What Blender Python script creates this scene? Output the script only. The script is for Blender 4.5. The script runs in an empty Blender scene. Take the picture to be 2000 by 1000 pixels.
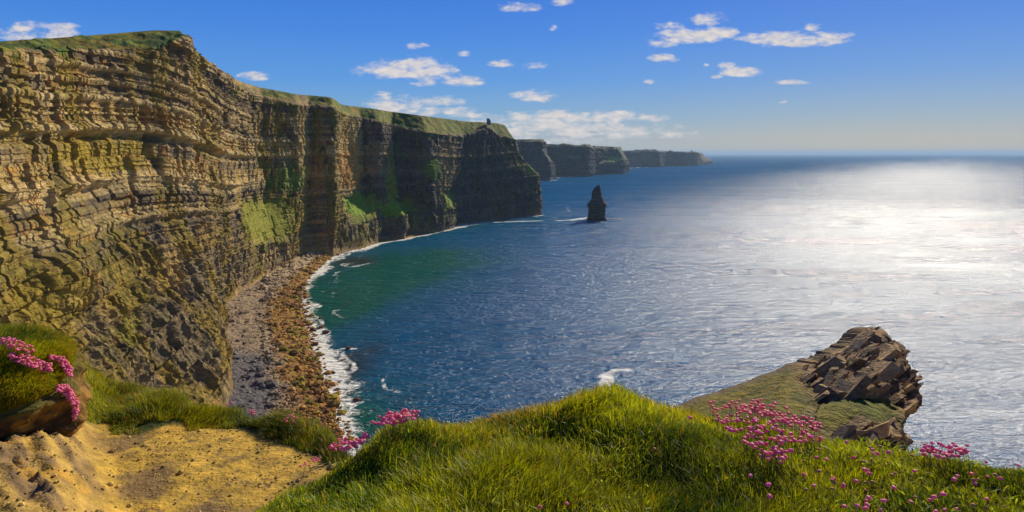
import bpy, math, random
import numpy as np
R = math.radians
random.seed(5)
rng = np.random.default_rng(11)
SC = bpy.context.scene
COL = SC.collection

# ------------------------------------------------------------------ camera, sky, sun, exposure
F = 1300.0          # focal length in photo pixels
H = 140.0           # eye height above the sea, metres
cam_d = bpy.data.cameras.new('camera'); cam = bpy.data.objects.new('camera', cam_d); COL.objects.link(cam)
cam.location = (0, 0, H); cam.rotation_euler = (R(90), 0, 0)
cam_d.sensor_width = 36; cam_d.lens = 36 * F / 2000; cam_d.shift_y = -0.1
cam_d.clip_start = 0.1; cam_d.clip_end = 400000
SC.camera = cam
SC.view_settings.view_transform = 'Standard'; SC.view_settings.look = 'None'
SC.view_settings.gamma = 1; SC.view_settings.exposure = 0.16

SUN_AZ, SUN_EL = 32.5, 30.0      # degrees right of the view axis, degrees up
sd = bpy.data.lights.new('sun', 'SUN'); sd.energy = 5.0; sd.angle = R(0.5); sd.color = (1.0, 0.885, 0.69)
sun = bpy.data.objects.new('sun', sd); COL.objects.link(sun)
sun.rotation_euler = (R(90 - SUN_EL), 0, R(180 - SUN_AZ) )
sun.location = (0, 0, 400)

W = bpy.data.worlds.new('World'); SC.world = W; W.use_nodes = True
def build_world():
    nt = W.node_tree; N = nt.nodes; L = nt.links; N.clear()
    def n(t, **k):
        o = N.new(t)
        for a, b in k.items(): setattr(o, a, b)
        return o
    out = n('ShaderNodeOutputWorld'); bg = n('ShaderNodeBackground'); bg.inputs[1].default_value = 0.09
    sky = n('ShaderNodeTexSky', sky_type='NISHITA', sun_disc=False)
    sky.sun_elevation = R(SUN_EL); sky.sun_rotation = R(SUN_AZ)
    sky.air_density = 0.9; sky.dust_density = 0.4; sky.ozone_density = 3.0; sky.altitude = 140
    hs = n('ShaderNodeHueSaturation'); hs.inputs['Saturation'].default_value = 1.28; hs.inputs['Value'].default_value = 1.0
    L.new(sky.outputs[0], hs.inputs['Color'])
    skycol = hs.outputs[0]
    # clouds: puffs at given bearings, ragged by noise in direction space
    tc = n('ShaderNodeTexCoord'); sep = n('ShaderNodeSeparateXYZ'); L.new(tc.outputs['Generated'], sep.inputs[0])
    def m(op, a, b=None, c=None):
        o = n('ShaderNodeMath', operation=op)
        for i, v in enumerate((a, b, c)):
            if v is None: continue
            if isinstance(v, (int, float)): o.inputs[i].default_value = v
            else: L.new(v, o.inputs[i])
        return o.outputs[0]
    ymax = m('MAXIMUM', sep.outputs[1], 0.02)
    tx = m('DIVIDE', sep.outputs[0], ymax); tz = m('DIVIDE', sep.outputs[2], ymax)
    cv = n('ShaderNodeCombineXYZ'); L.new(tx, cv.inputs[0]); L.new(m('MULTIPLY', tz, 2.4), cv.inputs[1])
    def noise(sc, det, rough, off=0):
        o = n('ShaderNodeTexNoise'); o.inputs['Scale'].default_value = sc; o.inputs['Detail'].default_value = det
        o.inputs['Roughness'].default_value = rough
        mp = n('ShaderNodeMapping'); mp.inputs['Location'].default_value = (off, off * 1.7, 0); L.new(cv.outputs[0], mp.inputs[0])
        L.new(mp.outputs[0], o.inputs['Vector']); return o.outputs[0]
    hyp = m('SQRT', m('MULTIPLY_ADD', sep.outputs[0], sep.outputs[0], m('MULTIPLY', sep.outputs[1], sep.outputs[1])))
    el = m('DIVIDE', sep.outputs[2], m('MAXIMUM', hyp, .02))
    cr = n('ShaderNodeValToRGB'); L.new(el, cr.inputs[0]); E = cr.color_ramp.elements
    E[0].position = 0; E[0].color = (.46, .52, .54, 1); E[1].position = 1; E[1].color = (.008, .04, .20, 1)
    for p_, c_ in ((.017, (.36, .47, .56)), (.05, (.215, .43, .68)), (.11, (.100, .33, .80)), (.18, (.055, .245, .80)), (.25, (.036, .19, .74)), (.45, (.018, .085, .42))):
        e_ = E.new(p_); e_.color = (*c_, 1)
    az = m('SUBTRACT', m('ARCTAN2', sep.outputs[0], sep.outputs[1]), R(SUN_AZ)); wz = m('MULTIPLY', m('EXPONENT', m('MULTIPLY', m('MULTIPLY', az, az), -5.0)), m('EXPONENT', m('MULTIPLY', m('ABSOLUTE', el), -18.0)))
    wm = n('ShaderNodeMix', data_type='RGBA'); L.new(m('MULTIPLY', wz, .75), wm.inputs[0]); L.new(cr.outputs[0], wm.inputs[6]); wm.inputs[7].default_value = (.66, .55, .38, 1)
    gs = n('ShaderNodeVectorMath', operation='SCALE'); L.new(wm.outputs[2], gs.inputs[0]); gs.inputs['Scale'].default_value = 10.0
    # the physical sky keeps the brightening round the sun
    lum = n('ShaderNodeRGBToBW'); L.new(hs.outputs[0], lum.inputs[0])
    cmp_ = n('ShaderNodeVectorMath', operation='SCALE'); L.new(hs.outputs[0], cmp_.inputs[0]); L.new(m('DIVIDE', 1.0, m('MULTIPLY_ADD', lum.outputs[0], .14, 1.0)), cmp_.inputs['Scale'])
    sm = n('ShaderNodeMix', data_type='RGBA'); sm.inputs[0].default_value = .82; L.new(cmp_.outputs[0], sm.inputs[6]); L.new(gs.outputs[0], sm.inputs[7]); skycol = sm.outputs[2]
    n1 = noise(22, 7, 0.62); n2 = noise(60, 6, 0.6, 4.3)
    # (px, py, half width, half height, strength)
    CL = [(795, 138, 78, 22, 1.0), (903, 160, 36, 12, .95), (828, 162, 22, 8, .8), (775, 207, 55, 18, .9), (850, 199, 52, 10, .85),
          (830, 219, 82, 10, .8), (748, 184, 16, 5, .7), (1040, 190, 38, 12, .9), (815, 91, 20, 8, .7), (905, 106, 12, 5, .6),
          (980, 125, 22, 7, .8), (1045, 129, 20, 8, .65), (1010, 16, 36, 10, .85), (1098, 4, 20, 9, .85), (1084, 56, 10, 6, .6), (1120, 231, 150, 13, 1.0),
          (1080, 250, 190, 14, .95), (1170, 262, 190, 7, .8), (1050, 275, 150, 10, .7), (1130, 238, 120, 20, .6),
          (1384, 39, 30, 13, 1.05), (1345, 74, 62, 14, 1.02), (1310, 52, 30, 8, .7), (1405, 66, 30, 13, .9), (1295, 86, 28, 8, .7),
          (1545, 79, 92, 14, 1.1), (1620, 71, 40, 10, .85), (1590, 55, 20, 7, .75), (1296, 115, 26, 9, .9), (1452, 142, 36, 9, 1.0),
          (1417, 128, 17, 7, .85), (1398, 151, 12, 4, .8), (1550, 161, 30, 5, .65), (1533, 199, 10, 4, .6), (1268, 160, 9, 5, .6), (1380, 128, 7, 4, .6),
          (1110, 262, 230, 6, .85), (1250, 268, 110, 4, .75), (930, 226, 60, 6, .7), (1000, 285, 120, 6, .6), (75, 66, 72, 18, 1.05), (500, 150, 30, 8, .6), (1155, 564/3+30, 14, 5, .6)]
    acc = None
    for (px, py, a, b, s) in CL:
        a *= 1.22; b *= 1.3
        dx = m('MULTIPLY', m('SUBTRACT', tx, (px - 1000) / F), F / a)
        dz = m('MULTIPLY', m('SUBTRACT', tz, (300 - py) / F), F / b)
        # flatter bottoms: below the centre the puff ends sooner
        dz2 = m('MAXIMUM', dz, m('MULTIPLY', dz, -1.45))
        d = m('MULTIPLY_ADD', dx, dx, m('MULTIPLY', dz2, dz2))
        v = m('MULTIPLY', m('MAXIMUM', m('SUBTRACT', 1.5, d), 0.0), s * 0.62)
        acc = v if acc is None else m('MAXIMUM', acc, v)
    nn = m('MULTIPLY_ADD', n2, 0.4, n1)
    dens = m('SUBTRACT', m('MULTIPLY_ADD', nn, 2.6, -1.93), 0.0)
    dens = m('ADD', dens, m('MINIMUM', acc, 0.8))
    gate = m('MINIMUM', m('MULTIPLY', acc, 5.0), 1.0)
    al = n('ShaderNodeMapRange', interpolation_type='SMOOTHSTEP'); L.new(dens, al.inputs[0])
    al.inputs[1].default_value = 0.06; al.inputs[2].default_value = 0.92; al.inputs[4].default_value = 0.96
    alpha = m('MULTIPLY', al.outputs[0], gate)
    # faint wisps everywhere low in the sky
    cc = n('ShaderNodeMix', data_type='RGBA'); L.new(m('MULTIPLY', n2, 1.0), cc.inputs[0])
    cc.inputs[6].default_value = (4.6, 4.7, 5.4, 1); cc.inputs[7].default_value = (9.6, 8.6, 7.6, 1)
    mx = n('ShaderNodeMix', data_type='RGBA'); L.new(alpha, mx.inputs[0])
    L.new(skycol, mx.inputs[6]); L.new(cc.outputs[2], mx.inputs[7])
    L.new(mx.outputs[2], bg.inputs[0]); L.new(bg.outputs[0], out.inputs[0])
build_world()

# ------------------------------------------------------------------ helpers
def tag(o, label=None, cat=None, group=None, kind=None):
    if label: o['label'] = label
    if cat: o['category'] = cat
    if group: o['group'] = group
    if kind: o['kind'] = kind
    return o
def ray(px, py): return np.array([(px - 1000) / F, 1.0, (300 - py) / F])
def P(px, py, D): return np.array([(px - 1000) / F * D, D, H + (300 - py) / F * D])
def G(px, py, z=0.0):
    D = F * (H - z) / (py - 300.0); return np.array([(px - 1000) / F * D, D, z])
def lerp(a, b, t): return a + (b - a) * t
def sst(a, b, x):
    t = np.clip((x - a) / (b - a), 0, 1); return t * t * (3 - 2 * t)
def _h(ix, iy, iz, seed):
    h = (ix.astype(np.int64) * 374761393 + iy.astype(np.int64) * 668265263 + iz.astype(np.int64) * 2147483647 * 3 + seed * 1274126177) & 0xffffffff
    h = ((h ^ (h >> 13)) * 1274126177) & 0xffffffff
    h = ((h ^ (h >> 16)) * 2246822519) & 0xffffffff
    return ((h ^ (h >> 15)) & 0xffffff) / float(0xffffff)
def vnoise(x, y, z=0.0, seed=0):
    x, y, z = np.broadcast_arrays(np.asarray(x, float), np.asarray(y, float), np.asarray(z, float))
    ix, iy, iz = np.floor(x), np.floor(y), np.floor(z)
    fx, fy, fz = x - ix, y - iy, z - iz
    fx = fx * fx * (3 - 2 * fx); fy = fy * fy * (3 - 2 * fy); fz = fz * fz * (3 - 2 * fz)
    r = 0
    for dx in (0, 1):
        for dy in (0, 1):
            for dz in (0, 1):
                w = (fx if dx else 1 - fx) * (fy if dy else 1 - fy) * (fz if dz else 1 - fz)
                r = r + w * _h(ix + dx, iy + dy, iz + dz, seed)
    return r * 2 - 1
def fbm(x, y, z=0.0, oct=4, seed=0, gain=0.5, lac=2.03):
    a, s, t = 1.0, 0, 0
    for i in range(oct):
        s = s + a * vnoise(np.asarray(x) * lac ** i, np.asarray(y) * lac ** i, np.asarray(z) * lac ** i, seed + i * 17); t += a; a *= gain
    return s / t
def ridged(x, y, z=0.0, oct=3, seed=0):
    a, s, t = 1.0, 0, 0
    for i in range(oct):
        s = s + a * (1 - 2 * np.abs(vnoise(x * 2.1 ** i, y * 2.1 ** i, np.asarray(z) * 2.1 ** i, seed + i * 13))); t += a; a *= 0.5
    return s / t
def mesh_obj(name, V, Fc, mats, parent=None, smooth=True, col=None, attrs=None, mi=None, tri=None):
    """V (n,3); Fc (m,4) quads and optional tri (k,3)"""
    me = bpy.data.meshes.new(name)
    V = np.asarray(V, np.float32)
    Fc = np.zeros((0, 4), np.int32) if Fc is None else np.asarray(Fc, np.int32)
    T3 = np.zeros((0, 3), np.int32) if tri is None else np.asarray(tri, np.int32)
    nq, nt = len(Fc), len(T3)
    me.vertices.add(len(V)); me.vertices.foreach_set('co', V.ravel())
    me.loops.add(nq * 4 + nt * 3); me.loops.foreach_set('vertex_index', np.concatenate([Fc.ravel(), T3.ravel()]))
    me.polygons.add(nq + nt)
    ls = np.concatenate([np.arange(nq) * 4, nq * 4 + np.arange(nt) * 3]).astype(np.int32)
    me.polygons.foreach_set('loop_start', ls)
    if mi is not None: me.polygons.foreach_set('material_index', np.asarray(mi, np.int32))
    me.polygons.foreach_set('use_smooth', np.full(nq + nt, bool(smooth)))
    if col is not None:
        a = me.color_attributes.new('Col', 'FLOAT_COLOR', 'POINT')
        c = np.ones((len(V), 4), np.float32); c[:, :3] = col; a.data.foreach_set('color', c.ravel())
    for k, v in (attrs or {}).items():
        a = me.attributes.new(k, 'FLOAT', 'POINT'); a.data.foreach_set('value', np.asarray(v, np.float32))
    me.update(calc_edges=True); me.validate()
    for m_ in (mats if isinstance(mats, (list, tuple)) else [mats]): me.materials.append(m_)
    o = bpy.data.objects.new(name, me); COL.objects.link(o)
    if parent is not None: o.parent = parent
    return o
def grid_faces(nr, nc, wrap=False):
    i = np.arange(nr - 1)[:, None]; j = np.arange(nc if wrap else nc - 1)[None, :]; j2 = (j + 1) % nc
    return np.stack([i * nc + j, i * nc + j2, (i + 1) * nc + j2, (i + 1) * nc + j], -1).reshape(-1, 4)
def grid_normals(X):
    du = np.gradient(X, axis=1); dv = np.gradient(X, axis=0)
    n = np.cross(du, dv); n /= np.linalg.norm(n, axis=-1, keepdims=True) + 1e-9
    return n
def polydist(x, y, pts):
    """distance from (x,y) to an open polyline and the fractional index of the nearest point"""
    best = np.full(np.shape(x), 1e9); idx = np.zeros(np.shape(x))
    for k in range(len(pts) - 1):
        ax, ay = pts[k][:2]; bx, by = pts[k + 1][:2]
        vx, vy = bx - ax, by - ay; l2 = vx * vx + vy * vy + 1e-12
        t = np.clip(((x - ax) * vx + (y - ay) * vy) / l2, 0, 1)
        d = np.hypot(x - ax - t * vx, y - ay - t * vy)
        m_ = d < best; best = np.where(m_, d, best); idx = np.where(m_, k + t, idx)
    return best, idx
def inpoly(x, y, pts):
    c = np.zeros(np.shape(x), bool); n_ = len(pts); j = n_ - 1
    for i in range(n_):
        xi, yi = pts[i][:2]; xj, yj = pts[j][:2]
        if yi != yj:
            c ^= ((yi > y) != (yj > y)) & (x < (xj - xi) * (y - yi) / (yj - yi) + xi)
        j = i
    return c
def sdist(x, y, pts):
    d, _ = polydist(x, y, list(pts) + [pts[0]]); return np.where(inpoly(x, y, pts), d, -d)

# ------------------------------------------------------------------ materials
def new_mat(name):
    m_ = bpy.data.materials.new(name); m_.use_nodes = True
    nt = m_.node_tree; b = nt.nodes['Principled BSDF']
    return m_, nt, b
def nd(nt, t, **k):
    o = nt.nodes.new(t)
    for a, b in k.items(): setattr(o, a, b)
    return o
def vcol_mat(name, scales, bump, rough=0.9, contrast=0.5, stretch=(1, 1, 1), bdist=1.0):
    m_, nt, b = new_mat(name); L = nt.links
    at = nd(nt, 'ShaderNodeAttribute', attribute_name='Col')
    geo = nd(nt, 'ShaderNodeNewGeometry'); mp = nd(nt, 'ShaderNodeMapping'); mp.inputs['Scale'].default_value = stretch
    L.new(geo.outputs['Position'], mp.inputs[0])
    n1 = nd(nt, 'ShaderNodeTexNoise'); n1.inputs['Scale'].default_value = scales[0]; n1.inputs['Detail'].default_value = 6; n1.inputs['Roughness'].default_value = .65
    n2 = nd(nt, 'ShaderNodeTexNoise'); n2.inputs['Scale'].default_value = scales[1]; n2.inputs['Detail'].default_value = 5
    L.new(mp.outputs[0], n1.inputs[0]); L.new(geo.outputs['Position'], n2.inputs[0])
    mr = nd(nt, 'ShaderNodeMapRange'); L.new(n1.outputs[0], mr.inputs[0]); mr.inputs[1].default_value = .3; mr.inputs[2].default_value = .7
    mr.inputs[3].default_value = 1 - contrast; mr.inputs[4].default_value = 1 + contrast
    vm = nd(nt, 'ShaderNodeVectorMath', operation='SCALE'); L.new(at.outputs['Color'], vm.inputs[0]); L.new(mr.outputs[0], vm.inputs['Scale'])
    L.new(vm.outputs[0], b.inputs['Base Color'])
    b.inputs['Roughness'].default_value = rough; b.inputs['Specular IOR Level'].default_value = 0.25
    ad = nd(nt, 'ShaderNodeMath', operation='MULTIPLY_ADD'); L.new(n1.outputs[0], ad.inputs[0]); ad.inputs[1].default_value = 1.5; L.new(n2.outputs[0], ad.inputs[2])
    bp = nd(nt, 'ShaderNodeBump'); bp.inputs['Strength'].default_value = bump; bp.inputs['Distance'].default_value = bdist
    L.new(ad.outputs[0], bp.inputs['Height']); L.new(bp.outputs[0], b.inputs['Normal'])
    return m_
M_CLIFF = vcol_mat('cliff_rock', (0.35, 0.9), 0.6, contrast=.5, stretch=(.6, .6, 2.0), bdist=1.0)
M_FAR = vcol_mat('far_cliff_rock', (0.03, 0.08), 0.6, contrast=.4, stretch=(1, 1, 2), bdist=6)
M_BEACH = vcol_mat('beach_stone', (0.6, 0.35), 0.9, contrast=.6, bdist=.8)
M_CRAG = vcol_mat('outcrop_rock', (1.6, 4.0), 0.9, contrast=.5, stretch=(1, 1, 1), bdist=.35)
M_SOIL = vcol_mat('soil', (6, 26), 0.5, contrast=.42, bdist=.04)
M_PEB = vcol_mat('pebble', (20, 60), 0.5, contrast=.3, bdist=.02)
def blade_mat(name):
    m_, nt, b = new_mat(name); L = nt.links
    at = nd(nt, 'ShaderNodeAttribute', attribute_name='Col')
    b.inputs['Roughness'].default_value = .55; b.inputs['Specular IOR Level'].default_value = .3
    L.new(at.outputs['Color'], b.inputs['Base Color'])
    tr = nd(nt, 'ShaderNodeBsdfTranslucent'); vm = nd(nt, 'ShaderNodeVectorMath', operation='MULTIPLY'); L.new(at.outputs['Color'], vm.inputs[0])
    vm.inputs[1].default_value = (1.5, 1.45, .8); L.new(vm.outputs[0], tr.inputs[0])
    mx = nd(nt, 'ShaderNodeMixShader'); mx.inputs[0].default_value = .45; L.new(b.outputs[0], mx.inputs[1]); L.new(tr.outputs[0], mx.inputs[2])
    L.new(mx.outputs[0], nt.nodes['Material Output'].inputs[0]); return m_
M_BLADE = blade_mat('grass_blades')

# ------------------------------------------------------------------ colours (linear albedo)
TAN = np.array([.43, .275, .075]); PALE = np.array([.68, .49, .20]); GREY = np.array([.155, .11, .062]); ORAN = np.array([.58, .21, .015])
MOSS = np.array([.24, .21, .006]); GRASS = np.array([.115, .185, .008]); SHALE = np.array([.05, .04, .03]); OLIVE = np.array([.26, .18, .012])
def mixc(c, k, w): return c * (1 - w[..., None]) + np.asarray(k) * w[..., None]

# strata tables shared by every cliff
def strata(seed, tmin, tmax, top=260):
    r_ = np.random.default_rng(seed); z = [-20]
    while z[-1] < top: z.append(z[-1] + r_.uniform(tmin, tmax))
    z = np.array(z); return z, r_.uniform(0, 1, len(z) + 1), r_.uniform(0, 1, len(z) + 1)
ST1 = strata(3, 7, 17); ST2 = strata(4, 1.2, 3.8); ST3 = strata(6, .7, 1.7)
def stepf(z, ST, soft=.35):
    i = np.clip(np.searchsorted(ST[0], z) - 1, 0, len(ST[0]) - 2)
    return i, ST[1][i]

# ------------------------------------------------------------------ cliffs built from surveyed columns
DEFM = [(.2, .35), (.4, .62), (.6, .78), (.8, .9)]
def key(base, edge, sky, mids=None, inland=(-260, 150), fr=DEFM):
    b = np.asarray(base, float); e = np.asarray(edge, float); s = np.asarray(sky, float)
    st = [b + np.array([0, 0, 0]) + (b - e) * np.array([.15, .15, 0]) , b]
    st[0][2] = -8
    if mids is None: mids = [np.array([lerp(b[0], e[0], g), lerp(b[1], e[1], g), lerp(b[2], e[2], f)]) for f, g in fr]
    st += list(mids) + [e, s, s + np.array([inland[0], inland[1], -6.0])]
    return np.array(st)
def build_cliff(name, keys, ncol, rows, amp, mat, green, scale=1.0, seed=0, smooth_k=5, moss=0.0, patches=(), bumps=()):
    K = np.array(keys)                                   # nk, ns, 3
    nk, ns, _ = K.shape
    # columns spread evenly over the length as it is seen
    pxs = K[:, :6, 0] / np.maximum(K[:, :6, 1], 50) * F
    seg = np.sqrt(np.mean(np.abs(np.diff(pxs, axis=0)), axis=1) ** 2 + (np.linalg.norm(np.diff(K[:, 2, :2], axis=0), axis=1) / K[1:, 2, 1] * F * .35) ** 2) + 4
    cu = np.concatenate([[0], np.cumsum(seg)]); u = np.linspace(0, cu[-1], ncol)
    kf = np.interp(u, cu, np.arange(nk)); k0 = np.clip(kf.astype(int), 0, nk - 2); t = (kf - k0)[:, None, None]
    C = K[k0] * (1 - t) + K[k0 + 1] * t                  # ncol, ns, 3
    if smooth_k > 1:
        ker = np.hanning(smooth_k + 2)[1:-1]; ker /= ker.sum(); pad = smooth_k // 2
        Cp = np.pad(C, ((pad, pad), (0, 0), (0, 0)), mode='edge')
        C = sum(ker[i] * Cp[i:i + ncol] for i in range(smooth_k))
        k2 = smooth_k * 5 | 1; ker2 = np.hanning(k2 + 2)[1:-1]; ker2 /= ker2.sum(); Cq = np.pad(C, ((k2 // 2, k2 // 2), (0, 0), (0, 0)), mode='edge')
        Cs = sum(ker2[i] * Cq[i:i + ncol] for i in range(k2)); cw = (np.exp(-((C[:, 7, 1] - 500) / 60) ** 2))[:, None, None] if scale < 2 else 0
        C[:, 7:] = (Cs * (1 - cw) + C * cw)[:, 7:]
    rr = []; rv = []
    for s_, n_ in enumerate(rows):
        tt = np.arange(n_) / n_
        for q in tt: rr.append(C[:, s_] * (1 - q) + C[:, s_ + 1] * q); rv.append(s_ + q)
    rr.append(C[:, -1]); rv.append(ns - 1.0)
    X = np.array(rr); rv = np.array(rv)[:, None] * np.ones((1, ncol))    # nr,ncol,3
    nr = len(X)
    sl = np.concatenate([[0], np.cumsum(np.linalg.norm(np.diff(C[:, 2, :2], axis=0), axis=1))])[None, :] * np.ones((nr, 1))
    n = grid_normals(X)
    vd = X - np.array([0, 0, H]); flip = (np.sum(n * vd, -1, keepdims=True) > 0); 
    if flip.mean() > .5: n = -n; order = True
    else: order = False
    x, y, z = X[..., 0], X[..., 1], X[..., 2]
    fs = scale
    # strata dip and fold gently along the wall
    zw = z + fbm(sl / (210 * fs), z / 400, 0, 2, seed + 1) * 9 + fbm(sl / (18 * fs), z / 40, 0, 2, seed + 2) * .8 + sst(455, 620, y) * 12 * (1 if fs < 2 else 0)
    i1, a1 = stepf(zw, ST1); i2, a2 = stepf(zw, ST2)
    face = sst(.9, 1.4, rv) * (1 - sst(5.9, 6.15, rv))
    low = 1 - sst(60, 115, z + 25 * fbm(sl / 60, z / 60, 0, 2, seed + 5)) if fs < 2 else 0 * z
    near = 1 - sst(600, 750, y)
    low = low * near
    far = sst(680, 820, y) * (fs < 2) + 1.0 * (fs >= 2)
    jag = fbm(sl / (9 * fs), zw / 26, a1 * 7, 3, seed + 7)
    rib = ridged(sl / (26 * fs) + .15 * fbm(sl / 30, z / 30, 0, 2, seed + 3), z / (130 * fs), a1 * .35, 3, seed + 9)
    rib2 = ridged(sl / (7.5 * fs), z / (34 * fs), a1 * 3.1, 2, seed + 12)
    big = fbm(sl / (75 * fs), z / (160 * fs), 0, 2, seed + 14)
    chunk = np.floor(sl / (6.5 * fs) + a1 * 9 + .7 * fbm(sl / 14, z / 20, 0, 2, seed + 4)); 
    blk = _h(chunk, i1 * 3.0, chunk * 0, 5) - .5
    blk2 = _h(np.floor(sl / (2.6 * fs) + a2 * 7), i2 * 1.0, i2 * 0, 8) - .5
    hard = (1 - low) * (1 - far)
    i3, a3 = stepf(zw + 1.2 * fbm(sl / 12, z / 30, 0, 2, seed + 71), ST3)
    ledge = sum(w_ * (np.exp(-((zw - q_) / 2.0) ** 2) - 1.2 * np.exp(-((zw - q_ + 4.2) / 1.7) ** 2)) for q_, w_ in ((150, 1), (121, 1), (98, .7), (168, .6), (186, .8)))
    slot = sst(.72, .93, 1 - 2 * np.abs(vnoise(sl / (8.5 * fs) + a1 * 6.3, z / (60 * fs), 0, seed + 73))) * sst(-.2, .3, vnoise(sl / (20 * fs), z / (16 * fs), 0, seed + 74))
    extra = ledge * (.5 + 1.0 * sst(-.25, .3, vnoise(sl / 38, z / 30, 0, seed + 75))) * 2.0 * (1 - .5 * low) * (1 - .6 * far) * (fs < 2) + (a3 - .5) * 1.0 * (1 - .5 * low) * (1 - .5 * far) - slot * (2.4 + 2.0 * far)
    d = face * amp * (extra + (a1 - .5) * 5.2 * (1 - .6 * low) * (1 - .6 * far) + (a2 - .5) * 2.3 * (1 - .5 * low) * (1 - .6 * far) + rib * (1.1 + 5.4 * low + 2.6 * far) + rib2 * (.6 + 2.4 * low + 1.2 * far) + jag * (1.7 - .9 * hard) + big * (8 - 4.5 * hard) + blk * 3.4 * (1 - .6 * low) + blk2 * .8 + fbm(x / (3.2*fs), y / (3.2*fs), z / (3.2*fs), 3, seed + 21) * (1.2 + .8 * low - 1.0 * hard))
    for (bp_, rad, h_) in bumps:
        rr_ = np.sqrt(((X - bp_) ** 2 / (np.array(rad) ** 2)).sum(-1)); d = d + h_ * np.clip(1.15 - rr_, 0, 1) ** .6 * (rr_ < 1.15)
    up = sst(5.9, 6.2, rv)
    dz = up * (1 - sst(6.8, 7, rv)) * fbm(x / (14 * fs), y / (14 * fs), 0, 4, seed + 30) * 3.6 * fs
    slopeg = n[..., 2]
    soft = sst(.30, .46, slopeg) * face * (1 - .9 * low * (y < 480))                  # grassy ramps stay smoother
    d = d * (1 - .72 * soft)
    X2 = X + n * d[..., None]; X2[..., 2] += dz
    n2 = grid_normals(X2); n2 = -n2 if order else n2
    # ---- albedo, with shade of the far faces painted in
    c = np.zeros(X.shape) + TAN
    m1 = fbm(x / 30, y / 30, z / 12, 3, seed + 40) ; m2 = fbm(x / 9, y / 9, z / 6, 3, seed + 44); m3 = fbm(sl / 22, z / 60, 0, 3, seed + 47)
    c = mixc(c, GREY, np.clip(.58 + m1 * 1.1 + (ST1[2][i1] - .5) * 1.2, 0, .95))
    c = mixc(c, PALE, np.clip((ST2[2][i2] - .66) * 3, 0, 1) * (1 - .75 * low) * (.7 - .4 * far))
    c = mixc(c, SHALE, np.clip((.24 - ST2[2][i2]) * 5, 0, 1) * (.6 - .35 * far))
    band = np.exp(-((zw - 150) / 4.5) ** 2) + np.exp(-((zw - 121) / 4) ** 2) + .7 * np.exp(-((zw - 98) / 3) ** 2) + .5 * np.exp(-((zw - 168) / 3) ** 2)
    c = mixc(c, PALE, np.clip(band, 0, 1) * .75 * (fs < 2))
    c = mixc(c, ORAN, sst(.16, .42, m2 + .35 * m3) * .38)
    c = mixc(c, OLIVE, sst(.02, .35, m3 + .3 * m1 + .36 * low) * .72)
    c = mixc(c, GREY * 1.25, low * sst(-.1, .3, fbm(sl / 30, z / 16, 0, 3, seed + 52)) * .8)
    gr = sst(.32, .62, n2[..., 2] * .5 + slopeg * .7 + .35 * m2 + .22 * m3 + green)
    gr = gr * (1 - .93 * low * (y < 520)) * (1 - .75 * hard)
    gr = np.where(rv > 5.85, sst(.05, .4, slopeg * .6 + .7 * m2 + .6 * m3 + sst(5.85, 6.4, rv) * 1.1 - .9 * sst(560, 620, y) * (1 - sst(900, 960, y)) * (fs < 2) - .5 * sst(1330, 1370, y) * (1 - sst(1420, 1440, y)) * (fs < 2) - .25), gr)
    gcol = mixc(np.zeros(X.shape) + GRASS, MOSS * 1.15, sst(-.25, .35, m2 + .6 * m1)); gcol = gcol * .85; gcol = mixc(gcol, OLIVE * 1.1, sst(.15, .45, fbm(x / 16, y / 16, z / 16, 3, 77)))
    c = mixc(c, gcol, gr)
    drip = fbm(sl / (7 * fs), z / (120 * fs), 0, 3, seed + 81)
    hang = sst(-.02, .22, drip + .25 * m2 - (5.95 - rv) * .85) * (rv <= 5.86) * (rv > 4.6) * (y > 600); gr = np.maximum(gr, hang)
    c = mixc(c, gcol, hang); vs = sst(.12, .38, fbm(sl / (9 * fs), z / (70 * fs), 0, 3, seed + 83)) * sst(700, 850, y) * face * .65; c = mixc(c, MOSS * .8, vs)
    shade_dk = sst(880, 1200, y) * .72 * (1 - gr) * (1 - .5 * vs)  # shade of the far cliff faces, painted as a dark blue tint
    c = mixc(c, np.array([.055, .055, .065]), shade_dk)
    c = mixc(c, SHALE, slot * .6 * (1 - gr))
    if fs > 2: c = mixc(c * .38, np.array([.025, .035, .05]), .45 + 0 * gr)  # blue shade and haze of distance painted into the headland colour
    c *= .84
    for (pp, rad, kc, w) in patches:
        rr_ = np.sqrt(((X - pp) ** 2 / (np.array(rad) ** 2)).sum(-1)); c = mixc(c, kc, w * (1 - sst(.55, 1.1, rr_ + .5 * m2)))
    c = mixc(c, gcol * .5, (rv > 5.9) * gr * sst(-.05, .25, fbm(x / 5, y / 9, z / 5, 3, 91)))
    c *= (1 + .25 * fbm(x / 4, y / 4, z / 1.5, 2, seed + 60))[..., None]
    fc = grid_faces(nr, ncol)
    if not order: fc = fc[:, ::-1]
    return mesh_obj(name, X2.reshape(-1, 3), fc, mat, smooth=False, col=np.clip(c, .01, 1).reshape(-1, 3))

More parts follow.
